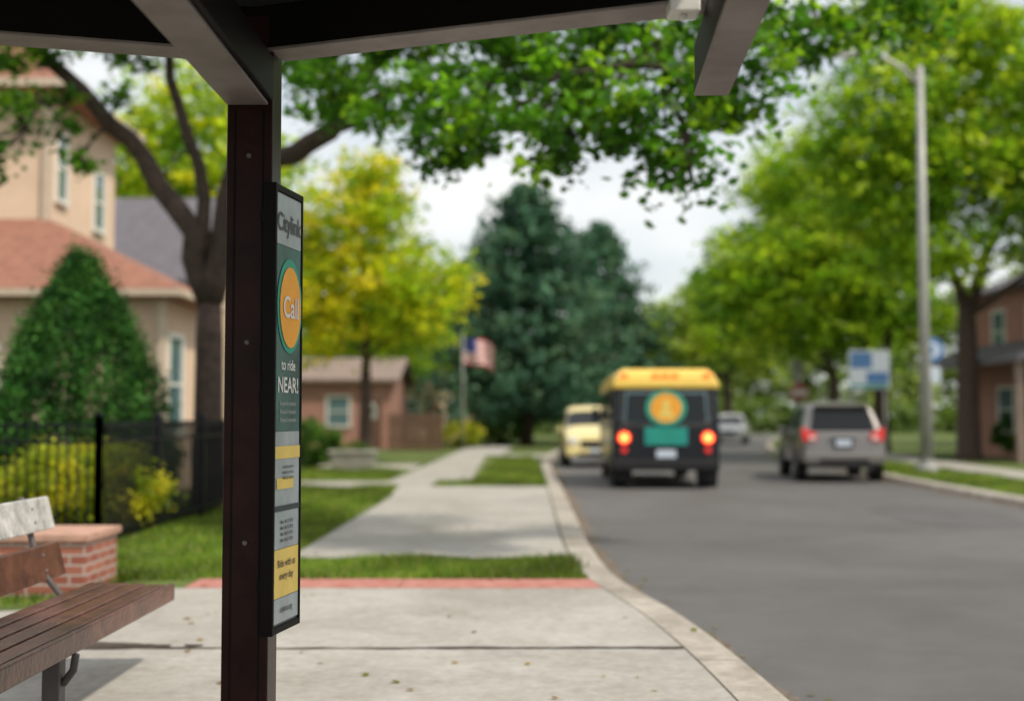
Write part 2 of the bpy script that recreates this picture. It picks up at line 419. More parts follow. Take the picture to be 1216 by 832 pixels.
slab_rows('driveway', [(19.0, 20.6)], lambda y: Rx(y) + KW, lambda y: 30, .02)

def blades(name, regions):
    Ps = []; Hs = []
    for (x0, x1, y0, y1, n, hh) in regions:
        p = np.stack([rng.uniform(x0, x1, n) + rng.normal(size=n) * .03, rng.uniform(y0, y1, n) + rng.normal(size=n) * .05, np.full(n, -.015)], 1)
        k = np.sin(p[:, 0] * 3.1 + np.sin(p[:, 1] * 2.3)) * np.cos(p[:, 1] * 1.7) + rng.normal(size=n) * .8
        p = p[k > -1.1]; Ps.append(p); Hs.append(hh * (1 + .35 * np.sin(p[:, 0] * 4.0 + p[:, 1] * 2)))
    P = np.concatenate(Ps); H = np.concatenate(Hs) * rng.uniform(.4, 1.3, len(P)); N = len(P)
    a = rng.uniform(0, 6.28, N); w = .006 + H * .07
    d = np.stack([np.cos(a), np.sin(a), np.zeros(N)], 1)
    tip = P + np.stack([rng.normal(size=N) * .35 * H, rng.normal(size=N) * .35 * H, H], 1)
    V = np.stack([P - d * w[:, None], P + d * w[:, None], tip], 1)
    me = bpy.data.meshes.new(name)
    me.vertices.add(N * 3); me.vertices.foreach_set('co', V.reshape(-1).astype(np.float32))
    me.loops.add(N * 3); me.loops.foreach_set('vertex_index', np.arange(N * 3, dtype=np.int32))
    me.polygons.add(N); me.polygons.foreach_set('loop_start', np.arange(0, N * 3, 3, dtype=np.int32))
    me.update(calc_edges=True)
    at = me.attributes.new('Col', 'FLOAT_COLOR', 'POINT')
    base = np.array([[.10, .18, .018], [.15, .24, .025], [.06, .12, .015], [.22, .26, .05], [.28, .25, .10]])[rng.choice(5, size=N, p=[.3, .27, .22, .14, .07])]
    patch = (1 + .28 * np.sin(P[:, 0] * 1.3 + P[:, 1] * .9) + .2 * np.sin(P[:, 0] * 4 - P[:, 1] * 3))[:, None]
    cc = np.ones((N, 3, 4), dtype=np.float32); cc[:, :, :3] = (base * patch)[:, None, :]
    at.data.foreach_set('color', cc.reshape(-1)); me.materials.append(M_blade)
    o = bpy.data.objects.new(name, me); COL.objects.link(o)
blades('grass', [(-2.7, .58, 10.82, 12.33, 26000, .06), (-7.5, -3.2, 9.3, 10.8, 8000, .07), (-7.5, -2.7, 10.8, 12.4, 18000, .07), (-4.6, -2.2, 12.4, 25, 40000, .07),
                 (-9, -4.6, 12.4, 20, 14000, .08), (-9, -2.7, 27.3, 33.5, 12000, .09), (-.85, .7, 27.4, 44, 10000, .08), (-1.5, .7, 25.3, 27.4, 4000, .08), (9, 11, 20.7, 45, 16000, .09)])
n = 260
lx = rng.uniform(-4.4, 1.2, n); ly = rng.uniform(4.5, 26, n)
P = np.stack([lx, ly, np.full(n, .014)], 1)
m = 220; gy = rng.uniform(5, 40, m); gx = np.array([Lx(y) for y in gy]) + np.abs(rng.normal(size=m)) * .12 + .02
P = np.concatenate([P, np.stack([gx, gy, np.full(m, -.105)], 1)])
K = np.array([(.22, .15, .05), (.12, .08, .04), (.16, .18, .04), (.3, .22, .08)])[rng.integers(4, size=len(P))]
leaf_cloud('fallen_leaves', P, .045, K, M_leaf, T_LOBE, up=7)

# ------------------------------------------------------------------ bus shelter
sh = empty('bus_shelter', (0, 0, 0))
p = MB(); p.box(-1.04, -.873, 4.62, 4.80, 0, 2.82)
p.obj('post', [M_post], sh, bevel=.007)
p = MB(); p.box(-1.012, -1.006, 4.617, 4.6195, .02, 2.47); p.box(-.910, -.904, 4.617, 4.6195, .02, 2.47)
p.obj('post_seam', [M_beam], sh)
p = MB()
for z in (.9, 1.62, 2.30): p.lathe([(-.006, .006), (-.004, .009), (.002, .010)], (-.958, 4.618, z), 'y', 0, 12)
p.obj('post_bolts', [M_castm], sh)
p = MB(); p.box(-1.12, -.79, 4.54, 4.88, 0.008, .03)
p.obj('base_plate', [M_post], sh, bevel=.004)
h = MB()
h.beam((-.97, 4.72), (.66, 4.10), .13, 2.70, 2.86, 0); h.beam((-.94, 4.72), (-3.4, 4.02), .13, 2.70, 2.86, 0)
h.obj('header_beam', [M_beam], sh, bevel=.006)
h = MB()
h.beam((-.88, 4.685), (.66, 4.10), .15, 2.684, 2.697, 0); h.beam((-1.03, 4.695), (-3.4, 4.02), .15, 2.684, 2.697, 0)
h.obj('header_trim', [M_trim], sh, bevel=.004)
h = MB(); h.beam((-.955, 4.615), (-.955, .4), .172, 2.50, 2.66, 0); h.obj('rafter', [M_beam], sh, bevel=.006)
h = MB(); h.beam((-.965, 4.617), (-.965, .4), .15, 2.486, 2.498, 0); h.obj('rafter_soffit', [M_trim], sh, bevel=.003)
h = MB(); h.beam((.706, 4.48), (.60, 2.6), .118, 2.50, 2.67, 0); h.obj('rafter_2', [M_beam], sh, bevel=.006)
h = MB(); h.beam((.706, 4.482), (.60, 2.6), .122, 2.486, 2.498, 0); h.obj('rafter_soffit_2', [M_trim], sh, bevel=.003)
h = MB(); h.add([(-3.4, 1.2, 2.88), (.66, 1.2, 2.88), (.66, 4.10, 2.88), (-.95, 4.74, 2.88), (-3.4, 4.02, 2.88)] + [(-3.4, 1.2, 2.93), (.66, 1.2, 2.93), (.66, 4.10, 2.93), (-.95, 4.74, 2.93), (-3.4, 4.02, 2.93)],
      [(4, 3, 2, 1, 0), (5, 6, 7, 8, 9), (0, 1, 6, 5), (1, 2, 7, 6), (2, 3, 8, 7), (3, 4, 9, 8), (4, 0, 5, 9)])
h.obj('roof', [M_roofp], sh)
h = MB(); h.box(.50, .60, 4.0, 4.10, 2.635, 2.682); h.box(.535, .56, 4.02, 4.05, 2.617, 2.636)
h.obj('sensor_box', [M_white], sh, bevel=.008)
h = MB(); h.box(-3.38, -3.22, 3.92, 4.08, 0, 2.68); h.box(-3.38, -3.22, 1.3, 1.46, 0, 2.87); h.box(-1.04, -.873, 1.3, 1.46, 0, 2.48)
h.obj('rear_posts', [M_post], sh, bevel=.006)

# poster board
pb = empty('poster_board', (-.860, 4.575, 0), math.radians(80.6))
W = .305
b = MB(); b.box(0, W, 0, .03, .58, 2.19, 0); b.obj('panel', [M_ink], pb, bevel=.004)
b = MB()
F = lambda x0, x1, z0, z1, mi, d=.003: b.add([(x0, -d, z0), (x1, -d, z0), (x1, -d, z1), (x0, -d, z1)], [(0, 1, 2, 3)], mi)
F(.012, W - .012, .60, 2.17, 0)
F(.015, W - .015, 1.98, 2.165, 1, .006)
F(.015, W - .015, 1.30, 1.978, 2, .006)
F(.015, W - .015, .875, 1.298, 1, .006)
F(.015, W - .015, .70, .873, 4, .006)
F(.015, W - .015, .61, .698, 5, .006)
F(.015, W - .015, 1.20, 1.245, 4, .009)
F(.04, .22, 1.09, 1.13, 4, .009)
F(.015, W - .015, 1.01, 1.03, 3, .009)
def disc(mb, cx, cz, rx, rz, mi, d, n=32):
    mb.add([(cx + rx * math.cos(2 * math.pi * i / n), -d, cz + rz * math.sin(2 * math.pi * i / n)) for i in range(n)], [tuple(range(n))], mi)
disc(b, .165, 1.76, .135, .175, 6, .009); disc(b, .165, 1.755, .115, .150, 7, .012)
b.obj('poster_print', [M_navy, M_greyp, M_tealp, M_navy, M_yelv, M_greyp, M_tealg, M_orange], pb, normals=False)
def text(s, x, z, size, m, d, parent, name='lettering', sx=1.0, align='CENTER', rx=math.pi / 2):
    c = bpy.data.curves.new(name, 'FONT'); c.body = s; c.size = size; c.align_x = align; c.align_y = 'CENTER'; c.offset = size * .012
    c.materials.append(m); o = bpy.data.objects.new(name, c); COL.objects.link(o); o.parent = parent
    o.location = (x, -d, z); o.rotation_euler = (rx, 0, 0); o.scale = (sx, 1, 1); return o
text('Citylink', .155, 2.06, .095, M_ink, .009, pb, sx=.85)
text('Call', .165, 1.75, .11, M_white, .015, pb)
text('to ride', .155, 1.54, .055, M_white, .009, pb)
text('NEAR!', .155, 1.465, .08, M_white, .009, pb)
for i, z in enumerate((1.40, 1.37, 1.34)): text('Routes & timetable', .155, z, .022, M_greyp, .009, pb)
for i in range(3): text('weekday service', .155, 1.17 - i * .02, .018, M_ink, .012, pb)
for i in range(4): text('Mon  06:15  07:30', .155, .97 - i * .022, .018, M_ink, .009, pb)
text('Ride with us', .155, .82, .038, M_ink, .009, pb)
text('every day', .155, .775, .038, M_ink, .009, pb)
text('citybus.org', .155, .655, .03, M_ink, .009, pb)
b = MB(); b.box(-.006, .012, -.014, .034, .575, 2.195); b.box(W - .012, W + .004, -.010, .034, .575, 2.195); b.box(.012, W - .012, -.010, .032, 2.17, 2.195); b.box(.012, W - .012, -.010, .032, .575, .60)
b.obj('frame', [M_beam], pb, bevel=.003)
b = MB()
for z in (.72, 1.4, 2.05): b.box(.02, .09, .03, .055, z, z + .05)
b.obj('bracket', [M_beam], pb)

# ------------------------------------------------------------------ bench
be = empty('park_bench', (-2.28, 5.35, 0))
s = MB()
for i in range(4):
    x0 = -.02 + i * .105; s.box(x0, x0 + .092, -2.2, 1.70 , .418 - .004 * i, .452 - .004 * i)
s.obj('seat', [M_wood], be, bevel=.006)
s = MB(); s.box(.405, .435, -2.2, 1.715, .352, .445); s.obj('seat_front_rail', [M_wood], be, bevel=.008)
def slat(z0, z1, m, nm, x0):
    s = MB()
    t = math.tan(math.radians(14))
    s.add([(x0, -2.2, z0), (x0 + .03, -2.2, z0), (x0 + .03, 1.66, z0), (x0, 1.66, z0), (x0 - t * (z1 - z0), -2.2, z1), (x0 + .03 - t * (z1 - z0), -2.2, z1), (x0 + .03 - t * (z1 - z0), 1.66, z1), (x0 - t * (z1 - z0), 1.66, z1)],
          [(3, 2, 1, 0), (4, 5, 6, 7), (0, 1, 5, 4), (1, 2, 6, 5), (2, 3, 7, 6), (3, 0, 4, 7)])
    s.obj(nm, [m], be, bevel=.007)
slat(.50, .68, M_wood, 'backrest_lower', -.17); slat(.75, .92, M_woodsun, 'backrest_upper', -.235)
s = MB()
for y in (-1.8, .10):
    s.box(.30, .375, y, y + .08, 0.008, .35); s.box(-.02, .40, y, y + .08, .352, .40)
    s.box(-.06, .02, y, y + .08, 0.008, .40)
    s.tube([(.375, y + .04, .22), (.42, y + .04, .28), (.43, y + .04, .35)], .018)
for y in (-1.8, .10, 1.35):
    s.tube([(-.04, y + .04, .38), (-.19, y + .04, .56), (-.295, y + .04, .93)], .018)
s.obj('legs', [M_castm], be, bevel=.006)
s = MB()
for y in (-1.76, .14, 1.39):
    for z, xx in ((.55, -.153), (.63, -.172), (.80, -.218), (.87, -.236)): s.lathe([(0, .009), (.006, .007)], (xx, y, z), 'x', 0, 10)
s.obj('bolts', [M_rim], be)

# ------------------------------------------------------------------ brick pier
e = empty('brick_pier', (-3.75, 10.2, 0))
s = MB(); s.box(-.9, .50, -.38, .4, -.02, .40); s.obj('pier', [M_brick], e, bevel=.006)
s = MB(); s.box(-.93, .53, -.41, .43, .402, .462); s.obj('coping', [M_cap], e, bevel=.01)

# ------------------------------------------------------------------ fence
e = empty('metal_fence', (0, 0, 0))
s = MB()
def fence_run(a, b, H=1.28):
    a = Vector(a); b = Vector(b); L = (b - a).length; d = (b - a) / L; n = int(L / .105)
    for z0, z1 in ((H - .03, H), (H - .2, H - .17), (.12, .15)): s.beam(a, b, .035, z0, z1)
    for i in range(n + 1):
        p = a + d * (i * L / n); s.box(p.x - .009, p.x + .009, p.y - .009, p.y + .009, .05, H + .03)
    m = int(round(L / 2.2))
    for i in range(m + 1):
        p = a + d * (i * L / m); s.box(p.x - .035, p.x + .035, p.y - .035, p.y + .035, -.02, H + .08); s.frus((p.x - .045, p.x + .045, p.y - .045, p.y + .045, H + .08), (p.x - .01, p.x + .01, p.y - .01, p.y + .01, H + .13))
fence_run((-4.25, 13.2), (-4.25, 22.0)); fence_run((-4.25, 13.2), (-11, 13.2))
s.obj('panels', [M_fence], e)

# ------------------------------------------------------------------ shrubs
def shrub(name, c, rx, rz, pal, leaf=.06, n=160, nl=60):
    e = empty(name, (c[0], c[1], 0)); mb = MB()
    for i in range(7):
        a = i * .9; mb.tube([(0, 0, -.02), (.3 * rx * math.cos(a), .3 * rx * math.sin(a), rz * .6), (.7 * rx * math.cos(a), .7 * rx * math.sin(a), rz * 1.3)], [.03, .02, .008], 0, 5)
    mb.obj('stems', [M_bark], e)
    C, K, _ = canopy([(0, 0, rz * .98, rx, rx, rz * .95)], n / (rx * rx * rz) ** (2 / 3.), nl, .16 * max(rx, .6), pal, shell=4, flat=.8)
    C[:, 2] = np.abs(C[:, 2]); leaf_cloud('foliage', C, leaf, K, M_lleaf, T_DIA, parent=e)
YG = [(.36, .36, .025), (.46, .42, .03), (.24, .30, .02), (.16, .22, .015)]
GG = [(.06, .14, .02), (.09, .19, .025), (.035, .09, .015)]
shrub('shrub', (-5.0, 15.0), .95, .52, YG, .06, 360, 70)
shrub('shrub', (-6.75, 14.9), .6, .42, YG, .06, 140, 60)
shrub('shrub', (-5.35, 34), .78, .68, GG, .09, 120, 50)
shrub('shrub', (-6.2, 21.5), .7, .55, GG, .07, 130, 50)
shrub('shrub', (-7.9, 15.4), .7, .45, GG, .07, 120, 50)
shrub('shrub', (17.0, 42.8), .9, .8, GG, .12, 110, 50)
shrub('shrub', (-2.3, 57), 1.0, .6, YG, .12, 90, 40)
shrub('shrub', (-.6, 62), 1.3, .9, GG, .14, 90, 40)

# arborvitae cone
e = empty('conifer_tree', (-5.95, 17.6, 0))
mb = MB(); mb.tube([(0, 0, -.1), (0, 0, 1.8), (0, 0, 3.3)], [.1, .07, .02], 0, 8); mb.obj('trunk', [M_bark], e)
n = 2100; t = rng.uniform(0, 1, n) ** .75; ang = rng.uniform(0, 6.283, n)
zz = .15 + (1 - t) * 3.45; rr = 1.18 * np.minimum(1, np.sin(np.minimum(1, t * 1.12) * math.pi / 2) ** .85 + .03) * rng.uniform(.72, 1.06, n) * (1 + .07 * np.sin(ang * 5 + zz * 4))
Cs = []; Ks = []
pal = np.array([(.028, .12, .018), (.045, .17, .022), (.08, .22, .035), (.018, .06, .014)])
for i in range(n):
    m = 32; base = np.array([rr[i] * math.cos(ang[i]), rr[i] * math.sin(ang[i]), zz[i]])
    q = base + rng.normal(size=(m, 3)) * np.array([.06, .06, .11]); Cs.append(q)
    Ks.append(pal[rng.integers(4)] * (1 + rng.normal(size=(m, 1)) * .25).clip(.4, 1.8))
leaf_cloud('foliage', np.concatenate(Cs), .058, np.concatenate(Ks), M_needle, T_DIA, parent=e)

# ------------------------------------------------------------------ maple (overhanging)
MP = [(.04, .12, .012), (.055, .16, .015), (.025, .08, .01), (.09, .22, .018), (.15, .28, .02), (.032, .10, .012)]
B = (-4.5, 19, 0)
limbs = [
    ([(-4.5, 19, 3.1), (-4.75, 18.8, 4.0), (-5.4, 18.7, 5.16), (-6.1, 18.6, 5.9), (-6.85, 18.4, 6.6), (-7.8, 18, 7.4)], .21, .07),
    ([(-4.5, 19, 3.4), (-4.55, 18.9, 4.6), (-4.95, 18.7, 5.9), (-5.1, 18.4, 7.2), (-5.0, 18, 8.4)], .13, .05),
    ([(-4.5, 19, 3.1), (-4.1, 18.8, 4.2), (-3.5, 18.4, 5.0), (-2.5, 17.8, 5.4), (-1.85, 17, 6.1), (-.6, 15, 6.6), (1.0, 13.4, 6.3), (2.5, 12.5, 5.7), (3.8, 12.8, 5.7)], .22, .04),
    ([(-4.5, 19, 3.4), (-4.2, 19, 5.2), (-3.6, 18.6, 7.0), (-2.6, 18, 8.6)], .15, .05),
    ([(-2.5, 17.8, 5.4), (-1.6, 16, 5.4), (-.6, 14, 5.1), (.5, 12.6, 4.8), (1.5, 11.8, 4.6)], .10, .03),
    ([(-2.5, 17.8, 5.4), (-2.6, 16.6, 6.6), (-2.2, 15.6, 7.2)], .09, .03)]
cl = [(-2.15, 15, 5.2, .6, .8, .4), (-.99, 14, 4.75, .8, .8, .5), (-.07, 12.6, 4.3, .75, .8, .55), (-.7, 13, 4.15, .4, .4, .35), (.75, 12, 4.3, .7, .7, .55), (1.38, 11.5, 3.95, .6, .6, .6), (.4, 12, 3.8, .4, .4, .3), (1.6, 11.4, 3.5, .3, .3, .25),
      (2.06, 11.5, 4.35, .55, .6, .5), (2.3, 12, 4.95, .6, .6, .5), (3.06, 12.5, 5.15, .65, .6, .4), (3.9, 13, 5.6, .7, .7, .4), (0, 13.5, 5.2, .8, .8, .5), (.85, 13, 5.15, .8, .8, .5), (1.6, 12.4, 5.0, .7, .7, .5),
      (-1.2, 14.5, 5.6, .8, .8, .5), (-2.4, 16, 6.0, .8, .8, .5), (-3.0, 17, 6.4, .7, .7, .4),
      (-6.75, 18, 5.75, .7, .6, .4), (-5.7, 18.4, 6.6, .6, .5, .3), (-7.1, 18, 6.6, .8, .7, .4), (-4.6, 18.2, 6.8, .7, .7, .3), (-7.2, 17.4, 4.9, .45, .4, .4), (-6.2, 18, 5.0, .3, .3, .2), (-5.6, 18, 5.9, .3, .3, .2), (-4.0, 18, 6.2, .3, .3, .2),
      (-4, 18, 8.2, 1.8, 1.6, .8), (-6.2, 18.4, 8, 1.6, 1.6, .7), (-2, 17, 8, 1.8, 1.6, .9), (0, 15, 7.3, 1.6, 1.6, .8), (2, 13.6, 6.9, 1.5, 1.4, .7)]
tree('maple_tree', B, 3.4, .23, cl, MP, .105, 70, 30, .20, tmpl=T_LOBE, limbs=limbs, twigs=4, shell=2.0)

# ------------------------------------------------------------------ other trees
YL = [(.40, .44, .02), (.50, .48, .02), (.28, .38, .02), (.54, .46, .03), (.18, .29, .02)]
tree('honey_locust_tree', (-4.4, 38.5, 0), 3.0, .20, [(-4.1, 38, 5.2, 2.4, 2, 2.0), (-4.6, 38, 7.4, 1.8, 1.8, 1.5), (-3.0, 38, 4.5, 1.7, 1.4, 1.4), (-5.6, 38, 4.6, 1.6, 1.4, 1.8), (-4.2, 38, 8.4, 1.2, 1, .9), (-2.2, 38.6, 5.4, 1.2, 1, 1.0), (-6.2, 38.6, 6.6, 1.3, 1.2, 1.2)],
     YL, .20, 42, 26, .42, twigs=3, material=M_lleaf)
GL = [(.15, .27, .02), (.21, .34, .02), (.28, .38, .025), (.08, .17, .015), (.34, .42, .03)]
tree('street_tree', (14.6, 41, 0), 5.2, .36, [(13.5, 40, 9.2, 3.0, 3, 2.2), (11.4, 39, 8.2, 2.2, 2.2, 1.7), (15.8, 39, 8.5, 2.8, 2.6, 2.2), (11.6, 39, 11.0, 2.4, 2.5, 1.8), (15.5, 40, 12, 3, 3, 2), (17.5, 38, 6.4, 2.0, 2, 1.3), (13.0, 39, 6.3, 2.0, 2, 1.0), (17.2, 39, 10.5, 2.4, 2.4, 2), (13.5, 40, 13.6, 3.2, 2.4, 1.7), (10.2, 39, 9.6, 1.4, 1.4, 1.2)],
     GL, .24, 28, 28, .5, material=M_lleaf, limbs=[([(14.6, 41, 4.8), (13.6, 40.4, 7), (12.6, 39.6, 9.5), (12.0, 39, 12)], .22, .06), ([(14.6, 41, 4.8), (15.4, 40.4, 7.2), (16.2, 40, 10), (16.2, 40, 13)], .24, .06), ([(14.6, 41, 4.6), (16, 39.8, 5.8), (17.5, 38.5, 6.8)], .14, .05)])
tree('street_tree', (14.4, 50, 0), 3.6, .32, [(11.2, 48, 6.8, 2.6, 2.6, 1.9), (9.2, 47.5, 5.2, 1.9, 2, 1.5), (13.6, 49, 6.6, 2.6, 2.4, 2), (12.4, 48.5, 9.2, 2.4, 2.2, 1.7), (15.4, 50, 5.6, 2, 2, 1.4), (11.6, 48, 4.6, 2.0, 1.8, 1.2), (14.5, 49, 9.4, 2.4, 2.4, 1.8), (9.8, 48, 7.6, 1.6, 1.5, 1.3), (11.0, 49, 10.8, 2.0, 2, 1.6), (8.0, 48, 6.2, 1.2, 1.3, 1.1)],
     GL, .26, 27, 28, .5, material=M_lleaf, limbs=[([(14.4, 50, 3.4), (13, 49.5, 5), (11.6, 48.5, 6.6)], .2, .06), ([(14.4, 50, 3.4), (15, 49.6, 6), (14.6, 49, 8.6)], .2, .06)])
tree('street_tree', (16.6, 66, 0), 3.4, .34, [(13.6, 65, 7.2, 3.0, 2.6, 2.4), (11.0, 64, 6.0, 2.4, 2.2, 2.2), (16.6, 66, 8, 3.2, 3, 2.6), (14.8, 66, 10.6, 3.0, 2.4, 2.2), (18.6, 66, 6.2, 2.4, 2.4, 2), (11.8, 65, 9.4, 2.2, 2, 1.8), (13.8, 66, 13.2, 2.2, 2, 1.8)], GL, .32, 21, 26, .6, material=M_lleaf)
tree('street_tree', (15.5, 92, 0), 4, .35, [(12, 92, 7, 4, 3, 3.2), (15.5, 92, 9.5, 4, 3, 3), (9.5, 94, 5.2, 3, 2.5, 2.4), (18, 92, 7, 3.5, 3, 3)], [(.22, .30, .06), (.30, .36, .07), (.15, .23, .05)], .45, 14, 26, .8, material=M_lleaf)  # crown colours paled to suggest haze at this distance
tree('street_tree', (-12.5, 46, 0), 5, .3, [(-12.2, 46, 9.8, 3.2, 2.6, 2.5), (-9.5, 46, 9.4, 2.6, 2.2, 2.2), (-14.5, 46, 9.0, 3.0, 2.4, 2.5), (-11, 46, 6.0, 2.5, 2.2, 1.6), (-8.0, 47, 6.4, 1.8, 1.8, 1.8), (-12, 46, 12.6, 2.6, 2.2, 1.8)], YL[:3] + GL, .30, 21, 26, .6, material=M_lleaf)
tree('street_tree', (-9.0, 70, 0), 4, .3, [(-8.5, 70, 6.2, 3.0, 2.6, 2.6), (-5.2, 70, 5.4, 2.4, 2.2, 2.2), (-7, 70, 8.2, 2.4, 2, 2)], GL[:3], .36, 18, 26, .6, material=M_lleaf)

def spruce(name, base, H, R, pal, leaf=.3, n=520, m=46):
    e = empty(name, base); mb = MB(); mb.tube([(0, 0, -.2), (0, 0, H * .5), (0, 0, H * .97)], [R * .075, R * .045, .03], 0, 8)
    Cs = []; Ks = []; pl = np.array(pal)
    for i in range(n):
        t = random.random() ** .8; z = 1.6 + (1 - t) * (H - 2.0)
        L = R * min(1, 1.25 * t ** .6 + .08) * random.choice((.65, .85, 1.0, 1.18)) * random.uniform(.9, 1.1); a = random.uniform(0, 6.283); d = np.array([math.cos(a), math.sin(a), 0])
        u = rng.uniform(.25, 1, m); w = (1.1 - u) * .55 * (.3 + L / R) + .08
        q = d * (u * L)[:, None] + np.array([0, 0, z]) + np.stack([rng.normal(size=m) * w * .6, rng.normal(size=m) * w * .6, -.25 * u * L + .2 * u * u * L + rng.normal(size=m) * .18], 1)
        Cs.append(q); Ks.append(pl[rng.integers(len(pl))] * (1 + rng.normal(size=(m, 1)) * .2).clip(.4, 1.6))
        if i % 4 == 0: mb.tube([(0, 0, z), tuple(d * L * .5 + np.array([0, 0, z - .1 * L])), tuple(d * L * .95 + np.array([0, 0, z - .07 * L]))], [.06, .04, .015], 0, 5)
    mb.obj('trunk', [M_bark], e)
    leaf_cloud('needles', np.concatenate(Cs), leaf, np.concatenate(Ks), M_needle, T_DIA, parent=e, up=.2)
SP = [(.055, .14, .08), (.08, .19, .105), (.035, .10, .06), (.12, .23, .12)]
spruce('spruce_tree', (.7, 62, 0), 12.9, 4.7, SP, .30, 600, 44)
spruce('spruce_tree', (4.9, 72, 0), 12.6, 4.0, SP, .32, 400, 42)
spruce('spruce_tree', (-3.0, 80, 0), 11.5, 3.6, SP, .32, 280, 38)

cl = []
for x in np.arange(-60, 75, 5.2):
    hgt = random.uniform(6.5, 10) + (3.5 if x < -14 or x > 20 else 0); y = random.uniform(116, 132)
    cl.append((x + random.uniform(-2, 2), y, hgt * .5, 3.8, 3, hgt * .5)); cl.append((x + random.uniform(-3, 3), y, hgt * .95, 2.4, 2.4, 2))
for x in np.arange(-45, -16, 5): cl.append((x, random.uniform(60, 80), random.uniform(5, 8), 3.5, 3, 4.5))
for x in np.arange(26, 50, 5): cl.append((x, random.uniform(55, 80), random.uniform(6, 9), 3.5, 3, 5))
C, K, _ = canopy(cl, 8, 26, .9, [(.22, .29, .11), (.28, .35, .12), (.16, .22, .10), (.32, .37, .14)], flat=.7, shell=3)  # lightened leaf colours stand in for distance haze
leaf_cloud('distant_trees', C, .6, K, M_lleaf)
cl = [(x, 104 + random.uniform(-2, 2), 1.2, 2.6, 1.5, 1.5) for x in np.arange(-30, 9, 3.6)] + [(x, 113, 1.2, 2.8, 1.5, 1.8) for x in np.arange(8, 50, 3.6)]
C, K, _ = canopy(cl, 16, 26, .45, [(.10, .17, .04), (.15, .22, .06), (.07, .12, .03)], shell=3)
C[:, 2] = np.abs(C[:, 2]); leaf_cloud('hedge', C, .35, K, M_leaf)

# ------------------------------------------------------------------ houses
def window(mb, axis, pos, a0, a1, z0, z1, out, mf, mg):
    t = .09
    def bx(a, b, z, zz, d0, d1, mi):
        lo, hi = sorted((pos + out * d0, pos + out * d1))
        if axis == 'x': mb.box(lo, hi, a, b, z, zz, mi)
        else: mb.box(a, b, lo, hi, z, zz, mi)
    bx(a0 - t, a1 + t, z1, z1 + t, 0.001, .06, mf); bx(a0 - t, a1 + t, z0 - t, z0, 0.001, .09, mf)
    bx(a0 - t, a0, z0, z1, 0.001, .06, mf); bx(a1, a1 + t, z0, z1, 0.001, .06, mf)
    bx(a0, a1, z0, z1, 0.001, .02, mg)
    zm = (z0 + z1) / 2; bx(a0, a1, zm - .025, zm + .025, .02, .045, mf)
def hip(mb, x0, x1, y0, y1, z, h, mi, rx0, rx1, ry):
    A = [(x0, y0, z), (x1, y0, z), (x1, y1, z), (x0, y1, z), (rx0, ry, z + h), (rx1, ry, z + h)]
    A2 = [(p[0], p[1], z - .14) for p in A[:4]]
    mb.add(A + A2, [(0, 1, 5, 4), (1, 2, 5), (2, 3, 4, 5), (3, 0, 4), (6, 7, 1, 0), (7, 8, 2, 1), (8, 9, 3, 2), (9, 6, 0, 3), (9, 8, 7, 6)], mi)

e = empty('house', (0, 0, 0))
w = MB()
w.box(-18, -6.25, 22.8, 25.8, -.02, 3.6, 0); w.box(-19, -9.2, 25.1, 29.4, -.02, 7.85, 0)
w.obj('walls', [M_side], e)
w = MB()
z0, z1 = 3.62, 5.25
w.add([(-18.5, 22.4, z0), (-5.85, 22.4, z0), (-9.15, 25.08, z1), (-18.5, 25.08, z1), (-5.85, 26.1, z0), (-9.15, 26.1, z1),
       (-18.5, 22.4, z0 - .15), (-5.85, 22.4, z0 - .15), (-5.85, 26.1, z0 - .15), (-9.15, 26.1, z0 - .15), (-9.15, 25.08, z0 - .15), (-18.5, 25.08, z0 - .15)],
      [(0, 1, 2, 3), (1, 4, 5, 2), (6, 7, 1, 0), (7, 8, 4, 1), (8, 9, 5, 4), (6, 11, 10, 7), (10, 9, 8, 7)], 0)
hip(w, -19.5, -8.75, 24.65, 29.9, 7.9, 2.4, 0, -17, -11.6, 27.3)
w.obj('roof', [M_tile], e)
w = MB(); w.box(-18.5, -5.82, 22.33, 22.40, 3.48, 3.60); w.box(-5.85, -5.78, 22.41, 26.1, 3.48, 3.60)
w.box(-19.5, -8.72, 24.56, 24.64, 7.78, 7.93); w.box(-8.74, -8.66, 24.65, 29.9, 7.78, 7.93)
w.box(-9.26, -9.12, 25.02, 25.16, 5.2, 7.7); w.box(-6.32, -6.19, 22.74, 22.86, 0, 3.44)
w.tube([(-6.12, 25.6, 3.45), (-6.12, 25.6, .1)], .045)
w.obj('trim', [M_cream], e)
w = MB()
window(w, 'x', -9.2, 25.6, 26.1, 5.75, 7.05, 1, 0, 1); window(w, 'x', -9.2, 27.9, 28.5, 5.5, 6.7, 1, 0, 1)
window(w, 'x', -6.25, 23.2, 24.1, 1.1, 2.8, 1, 0, 1)
window(w, 'y', 22.8, -10.4, -9.2, 1.1, 2.6, -1, 0, 1); window(w, 'y', 25.1, -12, -11, 5.8, 7.0, -1, 0, 1)
w.obj('windows', [M_white, M_glass], e)

